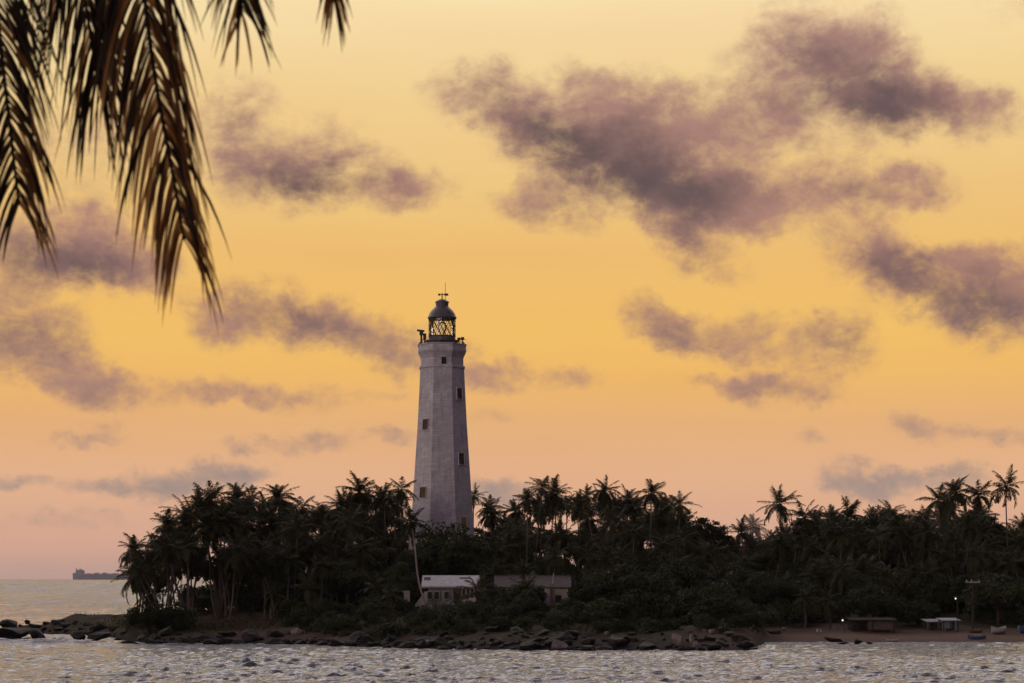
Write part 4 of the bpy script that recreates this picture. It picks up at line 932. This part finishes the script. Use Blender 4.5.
# ------------------------------------------------------------------ the near palm whose fronds hang into the top of the picture
def catmull(P_, n):
    P_ = [np.array(p, float) for p in P_]; P_ = [2*P_[0]-P_[1]]+P_+[2*P_[-1]-P_[-2]]; out = []
    for i in range(1, len(P_)-2):
        for k in range(n):
            t_ = k/n; a_, b_, c, d_ = P_[i-1:i+3]; out.append(.5*((2*b_)+(-a_+c)*t_+(2*a_-5*b_+4*c-d_)*t_**2+(-a_+3*b_-3*c+d_)*t_**3))
    out.append(P_[-2]); return np.array(out)
def resample(pts, n):
    s_ = np.concatenate([[0], np.cumsum(np.linalg.norm(np.diff(pts, axis=0), axis=1))]); u = np.linspace(0, s_[-1], n)
    return np.stack([np.interp(u, s_, pts[:, k]) for k in range(3)], -1), s_[-1]
def near_frond(name, P_, root, seed, dens=44.0, leaf=.52, width=.024, hang=(.5, .9), face=(0, -1, 0), tipdry=.0, mats=None, sides=(1, 1), droop=1.0, f0=.25):
    r = np.random.default_rng(seed); pts, Lg = resample(catmull(P_, 16), 60); V_ = []; Q_ = []; MI = []
    fc = np.array(face, float)
    def strip(ps, ws, wv, mi, fold=.35):
        o = len(V_); nrm = [norm(np.cross(ps[min(i+1, len(ps)-1)]-ps[max(i-1, 0)], wv)) for i in range(len(ps))]
        for p, w_, n_ in zip(ps, ws, nrm): V_.extend([p-wv*w_/2+n_*w_*fold, p, p+wv*w_/2+n_*w_*fold])
        for i in range(len(ps)-1):
            for c in (0, 1): Q_.append((o+3*i+c, o+3*i+c+1, o+3*i+c+4, o+3*i+c+3)); MI.append(mi)
    mb = MB(); mb.tube([tuple(p) for p in pts], [float(.022*(1-.82*i/59)) for i in range(60)], 6)
    rb = obj(name, mb.mesh('frond', M['frond']), root)
    n = int(Lg*dens)
    for k in range(n):
        f_ = f0+(1-f0)*(k+.5)/n; q = f_*59; i0 = min(int(q), 58); p = pts[i0]+(pts[i0+1]-pts[i0])*(q-i0); tt = norm(pts[min(i0+2, 59)]-pts[max(i0-1, 0)])
        sd_ = norm(np.cross(tt, fc))
        for sg, on in ((-1, sides[0]), (1, sides[1])):
            if not on or r.random() < .05: continue
            ll = leaf*(.55+.45*math.sin(math.pi*min(1, .25+.72*f_)))*(1 if f_ < .9 else 1-3.2*(f_-.9))*r.uniform(.78, 1.12)
            ag = r.uniform(*hang); d0 = norm(tt*(.75+.25*f_)+sg*sd_*ag+fc*r.normal(.05, .16)+r.normal(0, .04, 3))
            ps = [p]; dd = d0; nseg = 7; drp = droop*r.uniform(.08, .17)
            for s_ in range(nseg): dd = norm(dd+np.array([0, 0, -drp])+r.normal(0, .014, 3)); ps.append(ps[-1]+dd*ll/nseg)
            ws = [width*w_*r.uniform(.9, 1.1) for w_ in (.5, .95, 1, .95, .82, .62, .38, .08)]
            wv = norm(np.cross(d0, fc)+fc*r.normal(0, .9)); wv = norm(wv-d0*(wv@d0))
            strip(ps, ws, wv, 1 if r.random() < tipdry*sst(.72, 1.0, f_)+.03 else 0)
    me_ = np_mesh('leaflets', np.array(V_), np.array(Q_), [M['frond'], M['frond_dry']], True); me_.polygons.foreach_set('material_index', MI)
    obj('leaflets', me_, rb); return rb
YN = 5.0
def nf(px, py, Y=YN): return tuple(at(px, py, Y))
CR = Vector((-2.55, 5.7, 12.3))
NP = thing('coconut_palm', 'near out-of-focus coconut palm hanging its brown tipped fronds into the sky', 'palm tree', (-3.1, 6.1, 6.1))
inv = Vector(NP.location)
def rel(P_): return [tuple(Vector(p)-inv) for p in P_]
mb = MB(); mb.tube([tuple(Vector((-3.1+.5*math.sin(f_*1.5)*1.1, 6.1-.4*f_, 5.9+6.3*f_))-inv) for f_ in [i/12 for i in range(13)]], [.24-.09*i/12 for i in range(13)], 10); obj('trunk', mb.mesh('trunk', M['bark'], True), NP)
c0 = tuple(CR)
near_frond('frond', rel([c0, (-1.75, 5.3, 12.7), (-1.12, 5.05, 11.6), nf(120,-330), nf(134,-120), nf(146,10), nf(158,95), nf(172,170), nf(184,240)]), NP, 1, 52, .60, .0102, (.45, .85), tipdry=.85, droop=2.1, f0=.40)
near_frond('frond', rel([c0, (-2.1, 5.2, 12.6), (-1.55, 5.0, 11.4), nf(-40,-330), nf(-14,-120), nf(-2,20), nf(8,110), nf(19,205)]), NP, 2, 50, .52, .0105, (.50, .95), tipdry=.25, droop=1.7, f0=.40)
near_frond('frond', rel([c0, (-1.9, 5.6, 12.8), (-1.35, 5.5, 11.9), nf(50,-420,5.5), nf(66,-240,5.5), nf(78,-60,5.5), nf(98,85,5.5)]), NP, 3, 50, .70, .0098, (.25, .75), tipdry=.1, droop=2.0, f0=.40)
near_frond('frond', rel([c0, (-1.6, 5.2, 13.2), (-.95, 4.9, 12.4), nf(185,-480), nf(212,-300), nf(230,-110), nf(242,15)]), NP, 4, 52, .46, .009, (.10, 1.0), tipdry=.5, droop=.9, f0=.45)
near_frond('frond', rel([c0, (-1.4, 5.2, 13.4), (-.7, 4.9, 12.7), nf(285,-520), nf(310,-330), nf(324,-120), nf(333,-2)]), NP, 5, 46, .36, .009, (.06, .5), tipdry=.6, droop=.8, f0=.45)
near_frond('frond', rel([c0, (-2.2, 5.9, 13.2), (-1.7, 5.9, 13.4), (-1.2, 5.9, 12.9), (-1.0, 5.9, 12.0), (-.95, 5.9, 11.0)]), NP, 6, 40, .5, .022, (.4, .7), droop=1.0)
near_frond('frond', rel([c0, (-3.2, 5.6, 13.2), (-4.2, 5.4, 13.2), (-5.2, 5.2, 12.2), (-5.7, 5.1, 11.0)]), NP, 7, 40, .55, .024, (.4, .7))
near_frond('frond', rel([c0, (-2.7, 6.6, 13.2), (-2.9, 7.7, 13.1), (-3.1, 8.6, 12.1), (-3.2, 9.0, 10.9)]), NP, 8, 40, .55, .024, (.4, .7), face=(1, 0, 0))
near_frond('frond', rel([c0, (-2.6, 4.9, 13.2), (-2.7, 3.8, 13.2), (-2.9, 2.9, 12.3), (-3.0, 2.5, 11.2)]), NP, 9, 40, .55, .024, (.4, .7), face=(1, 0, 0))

# ------------------------------------------------------------------ the air between here and the horizon
hz_ = MB(); hz_.box((0, 6650, 36), (52000, 13700, 82))
m = bpy.data.materials.new('haze'); m.use_nodes = True; t = NT(m.node_tree); t.n.remove(t.n['Principled BSDF'])
pv = t.new('ShaderNodeVolumePrincipled'); pv.inputs['Color'].default_value = (.96,.95,.97,1); pv.inputs['Density'].default_value = 2.2e-5; pv.inputs['Anisotropy'].default_value = .2
t.l.new(pv.outputs[0], t.n['Material Output'].inputs['Volume'])
ship.scale = (1, 1, .84); ship.location.z = 1.0
hob = obj('haze', hz_.mesh('haze', m)); tag(hob, 'thin dusk haze softening the horizon', 'haze', None, 'stuff')
